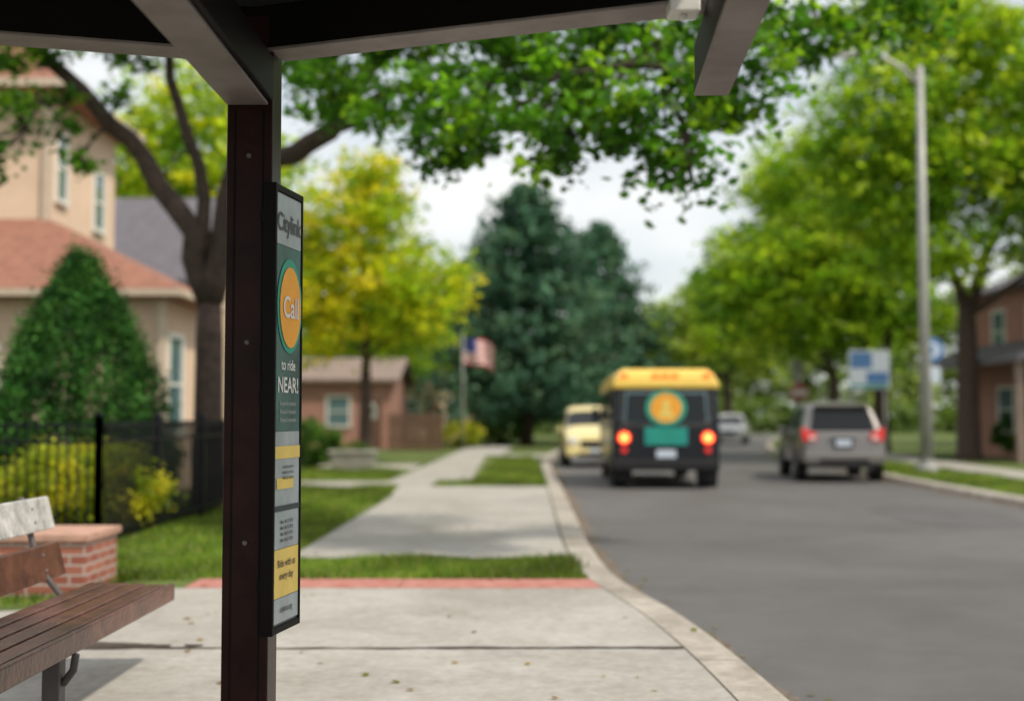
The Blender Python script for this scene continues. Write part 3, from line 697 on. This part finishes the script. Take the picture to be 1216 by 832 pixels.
e = empty('house', (0, 0, 0))
w = MB(); w.box(-24, -8.4, 34, 42, -.02, 5.1, 0)
w.add([(-8.4, 34, 5.1), (-8.4, 42, 5.1), (-8.4, 38, 7.55), (-24, 34, 5.1), (-24, 42, 5.1), (-24, 38, 7.55)], [(0, 1, 2), (5, 4, 3)], 0)
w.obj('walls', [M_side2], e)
w = MB()
for sg in (-1, 1):
    y0 = 38 + sg * 4.5; zz = 7.62 - 4.5 * .62
    w.add([(-24.4, y0, zz), (-7.95, y0, zz), (-7.95, 38, 7.75), (-24.4, 38, 7.75), (-24.4, y0, zz + .14), (-7.95, y0, zz + .14), (-7.95, 38, 7.89), (-24.4, 38, 7.89)],
          [(0, 1, 2, 3), (4, 5, 6, 7), (0, 1, 5, 4), (1, 2, 6, 5), (3, 0, 4, 7)], 0)
w.obj('roof', [M_shing], e)
w = MB(); window(w, 'x', -8.4, 35.2, 36.2, 3.2, 4.5, 1, 0, 1); window(w, 'x', -8.4, 38.5, 39.6, 3.2, 4.5, 1, 0, 1); window(w, 'x', -8.4, 35.2, 36.2, .9, 2.2, 1, 0, 1)
window(w, 'y', 34, -10.5, -9.4, 3.2, 4.5, -1, 0, 1)
w.obj('windows', [M_white, M_glass], e)

def simple_house(name, x0, x1, y0, y1, h, rh, wm, rm, axis='x', wins=(), door=None, ov=.4):
    e = empty(name, (0, 0, 0)); w = MB(); w.box(x0, x1, y0, y1, -.02, h, 0)
    ym = (y0 + y1) / 2; xm = (x0 + x1) / 2
    if axis == 'x': w.add([(x0, y0, h), (x0, y1, h), (x0, ym, h + rh), (x1, y0, h), (x1, y1, h), (x1, ym, h + rh)], [(0, 1, 2), (5, 4, 3)], 0)
    else: w.add([(x0, y0, h), (x1, y0, h), (xm, y0, h + rh), (x0, y1, h), (x1, y1, h), (xm, y1, h + rh)], [(0, 1, 2), (5, 4, 3)], 0)
    w.obj('walls', [wm], e); w = MB()
    for sg in (-1, 1):
        if axis == 'x':
            hw = (y1 - y0) / 2; s_ = rh / hw; A = [(x0 - ov, ym + sg * (hw + ov), h - ov * s_ + .06), (x1 + ov, ym + sg * (hw + ov), h - ov * s_ + .06), (x1 + ov, ym, h + rh + .06), (x0 - ov, ym, h + rh + .06)]
        else:
            hw = (x1 - x0) / 2; s_ = rh / hw; A = [(xm + sg * (hw + ov), y0 - ov, h - ov * s_ + .06), (xm + sg * (hw + ov), y1 + ov, h - ov * s_ + .06), (xm, y1 + ov, h + rh + .06), (xm, y0 - ov, h + rh + .06)]
        A = A + [(p[0], p[1], p[2] + .12) for p in A]
        w.add(A, [(0, 1, 2, 3), (4, 5, 6, 7), (0, 1, 5, 4), (1, 2, 6, 5), (3, 0, 4, 7)], 0)
    w.obj('roof', [rm], e); w = MB()
    for (ax, pos, a0, a1, z0, z1, out) in wins: window(w, ax, pos, a0, a1, z0, z1, out, 0, 1)
    if wins: w.obj('windows', [M_white, M_glass], e)
    if door: w = MB(); w.box(door[0], door[1], door[2] - .06, door[2] - .003, 0, 2.1); w.obj('door', [M_wood2], e)
    return e
simple_house('brick_house', -13, -5.2, 55, 63, 2.9, 1.0, M_brickd, M_shingb, 'x', [('y', 55, -7.9, -7.0, 1, 2.2, -1), ('y', 55, -11.3, -10, 1, 2.2, -1)], (-6.3, -5.6, 55))
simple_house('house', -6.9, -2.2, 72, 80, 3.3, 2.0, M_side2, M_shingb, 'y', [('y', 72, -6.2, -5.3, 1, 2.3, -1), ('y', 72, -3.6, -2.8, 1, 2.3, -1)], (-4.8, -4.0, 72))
simple_house('brick_house', 16.6, 27, 37.5, 47.5, 5.6, 2.0, M_brickd, M_shing, 'y', [('x', 16.6, 40, 41, 3.6, 4.9, -1), ('x', 16.6, 43, 44, 3.6, 4.9, -1), ('x', 16.6, 42.3, 43.6, .9, 2.3, -1), ('x', 16.6, 39.3, 40.6, .9, 2.3, -1)])
w = MB(); w.add([(14.9, 37.6, 3.0), (14.9, 47, 3.0), (16.58, 47, 3.7), (16.58, 37.6, 3.7), (14.9, 37.6, 3.14), (14.9, 47, 3.14), (16.58, 47, 3.84), (16.58, 37.6, 3.84)], [(0, 1, 2, 3), (4, 5, 6, 7), (0, 1, 5, 4), (1, 2, 6, 5), (3, 0, 4, 7)])
w.obj('porch_roof', [M_shing], bpy.data.objects['brick_house.001'])
w = MB()
for y in (38, 42.5, 46.6): w.box(15.0, 15.2, y, y + .2, 0, 3.02)
w.obj('porch_posts', [M_shingb], bpy.data.objects['brick_house.001'])

e = empty('wooden_fence', (-5, 52, 0)); w = MB()
for i in range(14): w.box(-.0 + i * .16, .13 + i * .16, 0, .03, 0, 1.5 + random.uniform(-.03, .03))
w.box(0, 2.2, .031, .07, .4, .5); w.box(0, 2.2, .031, .07, 1.1, 1.2); w.obj('boards', [M_wood2], e)
e = empty('mailbox', (-4.5, 40, 0)); w = MB(); w.box(-.06, .06, -.06, .06, 0, 1.3); w.obj('post', [M_white], e)
w = MB(); w.box(-.24, .24, -.3, .3, 1.3, 1.62); w.lathe([(-.3, .24), (.3, .24)], (0, 0, 1.62), 'y', 0, 20); w.obj('box', [M_white], e, bevel=.01)
e = empty('concrete_planter', (-4.1, 33.2, 0)); w = MB(); w.frus((-.5, .5, -.25, .25, 0), (-.58, .58, -.32, .32, .42)); w.box(-.62, .62, -.36, .36, .422, .5); w.obj('body', [M_conc], e, bevel=.02)
C, K, _ = canopy([(0, 0, .6, .5, .25, .15)], 200, 30, .1, GG); leaf_cloud('plants', C, .07, K, M_leaf, parent=e)

# flag
e = empty('flagpole', (-2.15, 56, 0)); w = MB(); w.tube([(0, 0, 0), (0, 0, 2.6), (0.0, 0, 5.0)], [.05, .04, .03]); w.lathe([(-.05, .02), (0, .07), (.05, .02)], (0, 0, 5.05), 'z', 0, 12); w.obj('pole', [M_lampm], e)
w = MB(); nx, nz = 14, 13
def fp(i, j):
    u = i / nx; v = j / nz
    return (.05 + u * 1.3, .14 * math.sin(u * 9 + v * 2), 4.9 - 1.15 * (1 - v) - .5 * u * u - .1 * math.sin(u * 6))
for i in range(nx):
    for j in range(nz):
        mi = 2 if (i < 6 and j >= 6) else (0 if j % 2 == 0 else 1)
        w.add([fp(i, j), fp(i + 1, j), fp(i + 1, j + 1), fp(i, j + 1)], [(0, 1, 2, 3)], mi, True)
w.obj('flag', [M_fr, M_white, M_fb], e, normals=False)

# ------------------------------------------------------------------ lamps, poles, signs
def lamp(name, base, H, arm, r=.13, headL=.75):
    e = empty(name, base); w = MB()
    w.tube([(0, 0, 0), (0, 0, H * .5), (0, 0, H)], [r, r * .78, r * .55], 0, 12)
    w.lathe([(0, r * 1.9), (.12, r * 1.9), (.16, r * 1.35), (.3, r * 1.2)], (0, 0, 0), 'z', 0, 16)
    w.obj('pole', [M_lampm], e)
    w = MB(); w.tube([(0, 0, H - .5), (arm * .3, 0, H - .02), (arm * .65, 0, H + .3), (arm, 0, H + .38)], [r * .45, r * .42, r * .36, r * .3], 0, 8); w.obj('arm', [M_lampm], e)
    w = MB(); sg = 1 if arm > 0 else -1
    x0, x1 = sorted((arm, arm + sg * headL)); w.frus((x0, x1, -.13, .13, H + .30), (x0 + .1, x1 - .1, -.09, .09, H + .46)); w.obj('luminaire', [M_lampm], e, bevel=.03)
    w = MB(); w.frus((x0 + .18, x1 - .1, -.08, .08, H + .22), (x0 + .12, x1 - .06, -.11, .11, H + .298)); w.obj('lens', [M_head], e, bevel=.02)
lamp('street_lamp', (10.2, 31.6, 0), 10.1, -1.6, .15)
lamp('street_lamp', (5.0, 76, 0), 6.8, 1.5, .14)
e = empty('utility_pole', (11.7, 52.5, 0)); w = MB(); w.tube([(0, 0, 0), (0, 0, 4), (0, 0, 8.0)], [.15, .13, .1], 0, 10); w.box(-.9, .9, -.06, .06, 7.3, 7.42); w.box(-.25, .25, -.3, -.12, 3.1, 4.0); w.obj('pole', [M_lampm], e)
e = empty('traffic_sign', (10.62, 32.4, 0)); w = MB(); w.tube([(0, 0, 0), (0, 0, 3.35)], .03); w.obj('pole', [M_lampm], e)
w = MB(); w.lathe([(-.05, .32), (-.03, .32)], (0, 0, 3.05), 'y', 1, 28); w.lathe([(-.056, .2), (-.052, .2)], (0, 0, 3.05), 'y', 0, 28); w.box(-.05, .05, -.064, -.058, 2.93, 3.17, 1); w.box(-.22, .22, -.05, -.03, 2.25, 2.62, 0); w.obj('plate', [M_plate, M_blue], e)
e = empty('traffic_sign', (11.1, 49.5, 0)); w = MB(); w.tube([(0, 0, 0), (0, 0, 2.6)], .035); w.obj('pole', [M_lampm], e)
w = MB(); w.lathe([(-.06, .38), (-.03, .38)], (0, 0, 2.3), 'y', 0, 8); w.box(-.3, .3, -.066, -.062, 2.2, 2.4, 1); w.obj('plate', [M_signr, M_white], e)
e = empty('street_sign_board', (13.1, 47, 0)); w = MB(); w.box(-.62, -.54, -.04, .04, 0, 3.9); w.box(.54, .62, -.04, .04, 0, 3.9); w.obj('posts', [M_lampm], e)
w = MB(); w.box(-.75, .75, -.09, -.045, 2.4, 3.8, 0); w.box(-.68, .1, -.1, -.093, 3.15, 3.73, 1); w.box(-.1, .68, -.104, -.101, 2.6, 3.0, 1); w.box(-.68, .68, -.1, -.093, 2.45, 2.55, 2); w.obj('board', [M_plate, M_blue, M_teal], e)

# ------------------------------------------------------------------ vehicles
def wheels(e, xs, ys_, r, wd, rimr=.62):
    for i, (x, y) in enumerate([(x, y) for x in xs for y in ys_]):
        w = MB(); sg = 1 if x > 0 else -1
        h_ = wd / 2
        w.lathe([(-h_, r * .7), (-h_, r * .93), (-h_ + .03, r), (h_ - .03, r), (h_, r * .93), (h_, r * .7)], (x, y, r), 'x', 0, 28)
        w.lathe([(sg * (h_ - .02), r * rimr), (sg * (h_ + .004), r * rimr), (sg * (h_ + .006), r * rimr * .85), (sg * (h_ - .0), r * .2), (sg * (h_ + .02), r * .16)], (x, y, r), 'x', 1, 20)
        w.obj('wheel_%d' % (i + 1), [M_tyre, M_rim], e)
def loft(e, st, mats, name='body', ss=2):
    w = MB(); rings = []
    for (sl, sbt, sr, wl, wb, wr, zb, zbelt, zr, fl) in st:
        zh = max(zr - .07, zbelt + .006)
        H = [(0, sl, zb), (wl * .88, sl, zb), (wl, sl, zb + .1), (wl * 1.0, (sl * 2 + sbt) / 3, zb + (zbelt - zb) * .5), (wl * .995, (sl + 2 * sbt) / 3, zbelt - .06), (wb, sbt, zbelt), (wr, sr, zh), (wr - .14, sr, zr), (0, sr, zr + .025)]
        ring = H + [(-p[0], p[1], p[2]) for p in H[-2:0:-1]]
        rings.append(ring)
    n = len(rings[0])
    vs = [p for r_ in rings for p in r_]
    for i in range(len(rings) - 1):
        fl = st[i][9]
        for k in range(n):
            k2 = (k + 1) % n
            half = k if k < 8 else n - 1 - k
            mi = 0
            if 'g' in fl and half == 5: mi = 1
            if 'w' in fl and half in (6, 7): mi = 1
            if half in (0, 1): mi = 2
            w.f.append([i * n + k, i * n + k2, (i + 1) * n + k2, (i + 1) * n + k]); w.m.append(mi); w.s.append(True)
    for ri in (0, len(rings) - 1):
        for j in range(8):
            a, b = j, j + 1; c = (n - j - 1) % n; d = (n - j) % n
            f = [ri * n + a, ri * n + b] + ([ri * n + c] if c != b else []) + ([ri * n + d] if d != a else [])
            w.f.append(f); w.m.append(0 if j > 1 else 2); w.s.append(True)
    w.v = vs
    o = w.obj(name, mats, e, subsurf=ss); return o
def arches(e, xs, ys_, r):  # black discs stand in for shaded wheel wells; lower part reads as shadow
    w = MB()
    for x in xs:
        for y in ys_:
            w.lathe([(-.012, r * 1.17), (.0, r * 1.17)], (x, y, r + .02), 'x', 0, 26)
    w.obj('wheel_arches', [M_plast], e)

SUV = [(.02, .10, .32, .80, .80, .62, .50, 1.12, 1.66, ''), (.04, .10, .36, .93, .90, .70, .40, 1.12, 1.76, ''), (.35, .38, .55, .955, .92, .74, .33, 1.12, 1.80, ''), (.55, .58, .66, .955, .92, .745, .33, 1.12, 1.82, 'g'), (1.45, 1.45, 1.42, .955, .92, .75, .33, 1.11, 1.84, ''),
       (1.56, 1.56, 1.53, .955, .92, .75, .33, 1.11, 1.84, 'g'), (2.4, 2.4, 2.36, .955, .92, .75, .33, 1.10, 1.83, ''), (2.5, 2.5, 2.45, .955, .92, .75, .33, 1.10, 1.83, 'g'), (3.1, 3.2, 2.85, .955, .92, .73, .33, 1.10, 1.78, 'w'),
       (3.5, 3.6, 3.55, .955, .91, .80, .33, 1.08, 1.13, ''), (4.2, 4.2, 4.2, .945, .89, .76, .35, 1.0, 1.05, ''), (4.55, 4.5, 4.5, .90, .84, .7, .4, .9, .95, ''), (4.68, 4.62, 4.6, .78, .74, .6, .45, .82, .86, '')]
def suv(name, loc, rotz, paint, rear=True):
    e = empty(name, loc, rotz)
    loft(e, SUV, [paint, M_cglass, M_plast])
    wheels(e, (-.84, .84), (.9, 3.7), .36, .24); arches(e, (-.955, .967), (.9, 3.7), .36)
    w = MB()
    def rp(x, z, d=0):
        return (x, .075 + max(0, z - 1.1) * .40 - d, z)
    w.add([rp(-.72, 1.17, .01), rp(.72, 1.17, .01), rp(.62, 1.67, .01), rp(-.62, 1.67, .01), rp(-.72, 1.17, -.06), rp(.72, 1.17, -.06), rp(.62, 1.67, -.06), rp(-.62, 1.67, -.06)], [(0, 1, 2, 3), (4, 5, 1, 0), (5, 6, 2, 1), (6, 7, 3, 2), (7, 4, 0, 3)], 0)
    w.obj('rear_window', [M_cglass], e, bevel=.02)
    w = MB(); w.box(-.62, .62, .16, .42, 1.72, 1.755); w.obj('rear_spoiler', [paint], e, bevel=.015)
    w = MB(); w.tube([(-.3, .14, 1.24), (.35, .135, 1.20)], .012); w.obj('wiper', [M_plast], e)
    w = MB()
    for s_ in (-1, 1):
        a, b = sorted((s_ * .60, s_ * .90)); w.box(a, b, .0, .2, .93, 1.13, 0); a, b = sorted((s_ * .78, s_ * .925)); w.box(a, b, .02, .24, 1.10, 1.22, 0)
    w.obj('tail_lamps', [M_redd], e, bevel=.035)
    w = MB()
    for s_ in (-1, 1):
        a, b = sorted((s_ * .64, s_ * .76)); w.box(a, b, -.01, .05, .96, 1.04)
    w.obj('reversing_lamps', [M_head], e, bevel=.01)
    w = MB(); w.box(-.90, .90, -.10, .2, .42, .66); w.obj('rear_bumper', [paint], e, bevel=.05)
    w = MB(); w.box(-.80, .80, -.08, .18, .33, .43); w.box(-.55, .55, -.11, -.05, .46, .54); w.obj('bumper_trim', [M_plast], e, bevel=.02)
    w = MB(); w.box(-.22, .22, -.006, .04, .78, 1.0); w.obj('plate_recess', [M_plast], e, bevel=.01)
    w = MB(); w.box(-.17, .17, -.016, -.008, .82, .97); w.obj('licence_plate', [M_plate], e)
    w = MB(); w.box(-.3, .3, -.02, .05, 1.02, 1.06); w.obj('chrome_strip', [M_rim], e, bevel=.01)
    w = MB()
    for s_ in (-1, 1):
        w.tube([(s_ * .66, .6, 1.83), (s_ * .66, .75, 1.90), (s_ * .66, 2.4, 1.91), (s_ * .66, 2.6, 1.84)], .02)
    w.obj('roof_rails', [M_plast], e)
    w = MB()
    for s_ in (-1, 1):
        a, b = sorted((s_ * .95, s_ * 1.10)); w.box(a, b, 2.95, 3.08, 1.08, 1.25)
    w.obj('mirrors', [paint], e, bevel=.03)
    w = MB(); w.tube([(.55, -.06, .3), (.55, .2, .3)], .035); w.obj('exhaust', [M_rim], e)
    w = MB()
    for s_ in (-1, 1):
        a, b = sorted((s_ * .55, s_ * .86)); w.box(a, b, 4.45, 4.64, .74, .9)
    w.obj('headlamps', [M_head], e, bevel=.03)
    return e
suv('parked_suv', (7.47, 28.9, -.12), math.radians(-5), M_silver)

CAR = [(.0, .05, .3, .75, .74, .62, .45, .95, 1.30, ''), (.08, .12, .5, .86, .84, .64, .33, .97, 1.42, ''), (.6, .6, .75, .9, .87, .66, .3, .97, 1.60, 'g'), (1.5, 1.5, 1.5, .9, .87, .68, .3, .97, 1.66, ''), (1.6, 1.6, 1.6, .9, .87, .68, .3, .97, 1.66, 'g'),
       (2.5, 2.5, 2.45, .9, .87, .68, .3, .96, 1.64, ''), (2.58, 2.58, 2.5, .9, .87, .68, .3, .96, 1.63, 'g'), (3.0, 3.05, 2.75, .9, .87, .66, .3, .96, 1.58, 'w'), (3.4, 3.65, 3.6, .9, .86, .74, .3, .95, 1.0, ''), (4.1, 4.1, 4.1, .89, .84, .7, .32, .86, .91, ''), (4.4, 4.35, 4.35, .84, .78, .6, .36, .76, .8, ''), (4.5, 4.45, 4.42, .72, .68, .5, .42, .7, .73, '')]
VAN = [(a, b, c, d, e_, wr + .08, zb, zl + (.10 if i < 8 else .12), zr + (.16 if i < 8 else .14), f) for i, (a, b, c, d, e_, wr, zb, zl, zr, f) in enumerate(CAR)]
def car_front(name, loc, rotz, paint, st=CAR, dz=0):
    e = empty(name, loc, rotz); loft(e, st, [paint, M_cglass, M_plast]); wheels(e, (-.8, .8), (.85, 3.6), .33, .22); arches(e, (-.9, .912), (.85, 3.6), .33)
    w = MB(); w.box(-.86, .86, 4.3, 4.52, .34, .56); w.obj('front_bumper', [paint], e, bevel=.05)
    w = MB(); w.box(-.42, .42, 4.44, 4.5, .58, .72 + dz); w.box(-.5, .5, 4.5, 4.54, .36, .44); w.obj('grille', [M_plast], e, bevel=.02)
    w = MB()
    for s_ in (-1, 1):
        a, b = sorted((s_ * .50, s_ * .80)); w.box(a, b, 4.3, 4.47, .60 + dz, .80 + dz)
    w.obj('headlamps', [M_head], e, bevel=.04)
    w = MB()
    for s_ in (-1, 1):
        a, b = sorted((s_ * .90, s_ * 1.04)); w.box(a, b, 2.95, 3.07, .95 + dz, 1.10 + dz)
    w.obj('mirrors', [paint], e, bevel=.03)
    w = MB(); w.box(-.16, .16, 4.53, 4.55, .46, .56); w.obj('licence_plate', [M_plate], e)
    w = MB()
    for s_ in (-1, 1):
        a, b = sorted((s_ * .6, s_ * .8)); w.box(a, b, -.01, .12, .75, .93)
    w.obj('tail_lamps', [M_redd], e, bevel=.03)
    return e
car_front('parked_van', (2.42, 41.7, -.12), math.pi, M_yel, VAN, .08)
car_front('parked_car', (13.0, 75.0, -.12), math.pi - .25, M_wcar)

# shuttle bus
e = empty('shuttle_bus', (3.17, 26.4, -.12), math.radians(-1.3))
w = MB(); w.frus((-1.10, 1.10, 0, 5.6, .40), (-1.12, 1.12, -.01, 5.6, 1.30)); w.obj('lower_body', [M_black], e, bevel=.06)
w = MB(); w.frus((-1.118, 1.118, .0, 5.5, 1.29), (-1.07, 1.07, .05, 5.3, 2.12)); w.obj('upper_body', [M_black], e, bevel=.06)
w = MB(); w.frus((-1.11, 1.11, -.02, 5.4, 2.05), (-1.08, 1.08, .0, 5.3, 2.27)); w.frus((-1.08, 1.08, .0, 5.3, 2.265), (-.90, .90, .25, 5.0, 2.47)); w.obj('roof', [M_byel], e, bevel=.07)
w = MB(); w.frus((-.95, .95, 5.58, 6.7, .42), (-.93, .93, 5.58, 6.5, 1.2)); w.frus((-.93, .93, 5.55, 6.4, 1.19), (-.88, .88, 5.3, 5.55, 2.0)); w.obj('cab', [M_black], e, bevel=.06)
w = MB(); w.add([(-.8, 6.30, 1.3), (.8, 6.30, 1.3), (.76, 5.66, 1.92), (-.76, 5.66, 1.92)], [(0, 1, 2, 3)]); w.obj('windscreen', [M_cglass], e)
w = MB(); w.frus((-.88, .88, -.03, .05, 1.34), (-.84, .84, 0.01, .08, 2.0)); w.obj('rear_window', [M_glass], e, bevel=.03)
w = MB(); w.frus((-.84, .84, -.038, .04, 1.37), (-.80, .80, 0.0, .07, 1.965)); w.obj('rear_window_glass', [M_cglass], e, bevel=.02)
w = MB(); w.box(-.88, .88, -.022, .03, 1.29, 1.32); w.box(-.01, .01, -.025, .02, .66, 1.29); w.box(-.92, -.9, -.018, .02, .66, 2.0); w.box(.9, .92, -.018, .02, .66, 2.0); w.obj('door_seams', [M_castm], e)
w = MB()
disc(w, 0, 1.66, .42, .37, 0, .055); disc(w, 0, 1.66, .32, .30, 1, .059); disc(w, 0, 1.74, .09, .09, 2, .063)
w.add([(-.16, -.063, 1.46), (.16, -.063, 1.46), (.09, -.063, 1.65), (-.09, -.063, 1.65)], [(0, 1, 2, 3)], 2)
w.obj('logo', [M_tealg, M_orange, M_yelv], e, normals=False)
w = MB(); w.box(-.44, .44, -.035, .0, .90, 1.27, 0); w.box(-.34, .34, -.04, -.036, 1.12, 1.18, 1); w.box(-.26, .26, -.04, -.036, 1.0, 1.04, 1); w.obj('rear_sign', [M_teal, M_tealg], e)
w = MB()
for s_ in (-1, 1):
    w.lathe([(-.05, .09), (-.045, .13), (.02, .135)], (s_ * .86, 0, 1.05), 'y', 0, 24); w.lathe([(-.04, .07), (.02, .075)], (s_ * .86, 0, .80), 'y', 1, 20)
    w.lathe([(-.056, .055), (-.05, .085)], (s_ * .86, 0, 1.05), 'y', 2, 20)
w.obj('tail_lamps', [M_red, M_redd, M_redl], e)
w = MB()
for x in (-.85, -.2, 0, .2, .85): w.box(x - .07, x + .07, .0, .15, 2.30, 2.38)
w.obj('marker_lamps', [M_amber], e, bevel=.015)
w = MB(); w.box(-1.08, 1.08, -.2, .0, .38, .60); w.obj('rear_bumper', [M_plast], e, bevel=.04)
w = MB(); w.box(-.20, .20, -.03, -.0, .64, .80); w.obj('licence_plate', [M_plate], e)
w = MB()
for s_ in (-1, 1):
    for y in (.5, 1.6, 2.7, 3.8):
        a, b = sorted((s_ * 1.06, s_ * 1.118)); w.box(a, b, y, y + .95, 1.38, 1.98)
w.obj('side_windows', [M_cglass], e, bevel=.02)
w = MB()
for s_ in (-1, 1):
    w.tube([(s_ * 1.0, 5.6, 1.6), (s_ * 1.25, 5.65, 1.6)], .02); a, b = sorted((s_ * 1.14, s_ * 1.28)); w.box(a, b, 5.6, 5.68, 1.35, 1.7)
w.obj('mirrors', [M_plast], e, bevel=.02)
w = MB()
for s_ in (-1, 1): a, b = sorted((s_ * .68, s_ * 1.04)); w.box(a, b, .28, .3, .14, .42)
w.obj('mud_flaps', [M_plast], e)
wheels(e, (-.90, .90), (.85, 5.6), .36, .30); arches(e, (-1.105, 1.115), (.85,), .38)

# ------------------------------------------------------------------ world, sun, camera
EL, AZ = math.radians(54), math.radians(128)
wd = bpy.data.worlds.new('World'); scene.world = wd; wd.use_nodes = True
N, L = wd.node_tree.nodes, wd.node_tree.links
bg = N['Background']; bg.inputs['Strength'].default_value = .15
sk = N.new('ShaderNodeTexSky'); sk.sky_type = 'NISHITA'; sk.sun_disc = False; sk.sun_elevation = EL; sk.sun_rotation = AZ; sk.air_density = 1.0; sk.dust_density = 2.0
tc = N.new('ShaderNodeTexCoord'); mp = N.new('ShaderNodeMapping'); mp.inputs['Scale'].default_value = (1, 1, 2.6); mp.inputs['Location'].default_value = (.35, .1, .2)
L.new(tc.outputs['Generated'], mp.inputs['Vector'])
nz = N.new('ShaderNodeTexNoise'); nz.inputs['Scale'].default_value = 3.4; nz.inputs['Detail'].default_value = 7; nz.inputs['Roughness'].default_value = .5
L.new(mp.outputs[0], nz.inputs['Vector'])
rp_ = N.new('ShaderNodeValToRGB'); rp_.color_ramp.elements[0].position = .38; rp_.color_ramp.elements[1].position = .58
rp_.color_ramp.elements[0].color = (.55, .55, .55, 1)
L.new(nz.outputs['Fac'], rp_.inputs['Fac'])
mx = N.new('ShaderNodeMix'); mx.data_type = 'RGBA'; L.new(rp_.outputs['Color'], mx.inputs[0])
L.new(sk.outputs['Color'], mx.inputs[6]); mx.inputs[7].default_value = (6.9, 7.0, 6.9, 1)
L.new(mx.outputs[2], bg.inputs['Color'])
sd = bpy.data.lights.new('sun', 'SUN'); sd.energy = 3.4; sd.angle = math.radians(4.0); sd.color = (1, .91, .77)
so = bpy.data.objects.new('sun', sd); COL.objects.link(so)
S = Vector((math.cos(EL) * math.sin(AZ), math.cos(EL) * math.cos(AZ), math.sin(EL)))
so.rotation_euler = S.to_track_quat('Z', 'Y').to_euler()

cd = bpy.data.cameras.new('camera'); cam = bpy.data.objects.new('camera', cd); COL.objects.link(cam)
cam.location = (0, 0, 1.35); cam.rotation_euler = (math.radians(90 + 2.98), 0, 0)
cd.lens = 45; cd.sensor_width = 36; cd.clip_end = 3000; cd.clip_start = .05
cd.dof.use_dof = True; cd.dof.focus_distance = 4.9; cd.dof.aperture_fstop = 1.15
scene.camera = cam
scene.view_settings.view_transform = 'Standard'; scene.view_settings.look = 'None'; scene.view_settings.exposure = 0
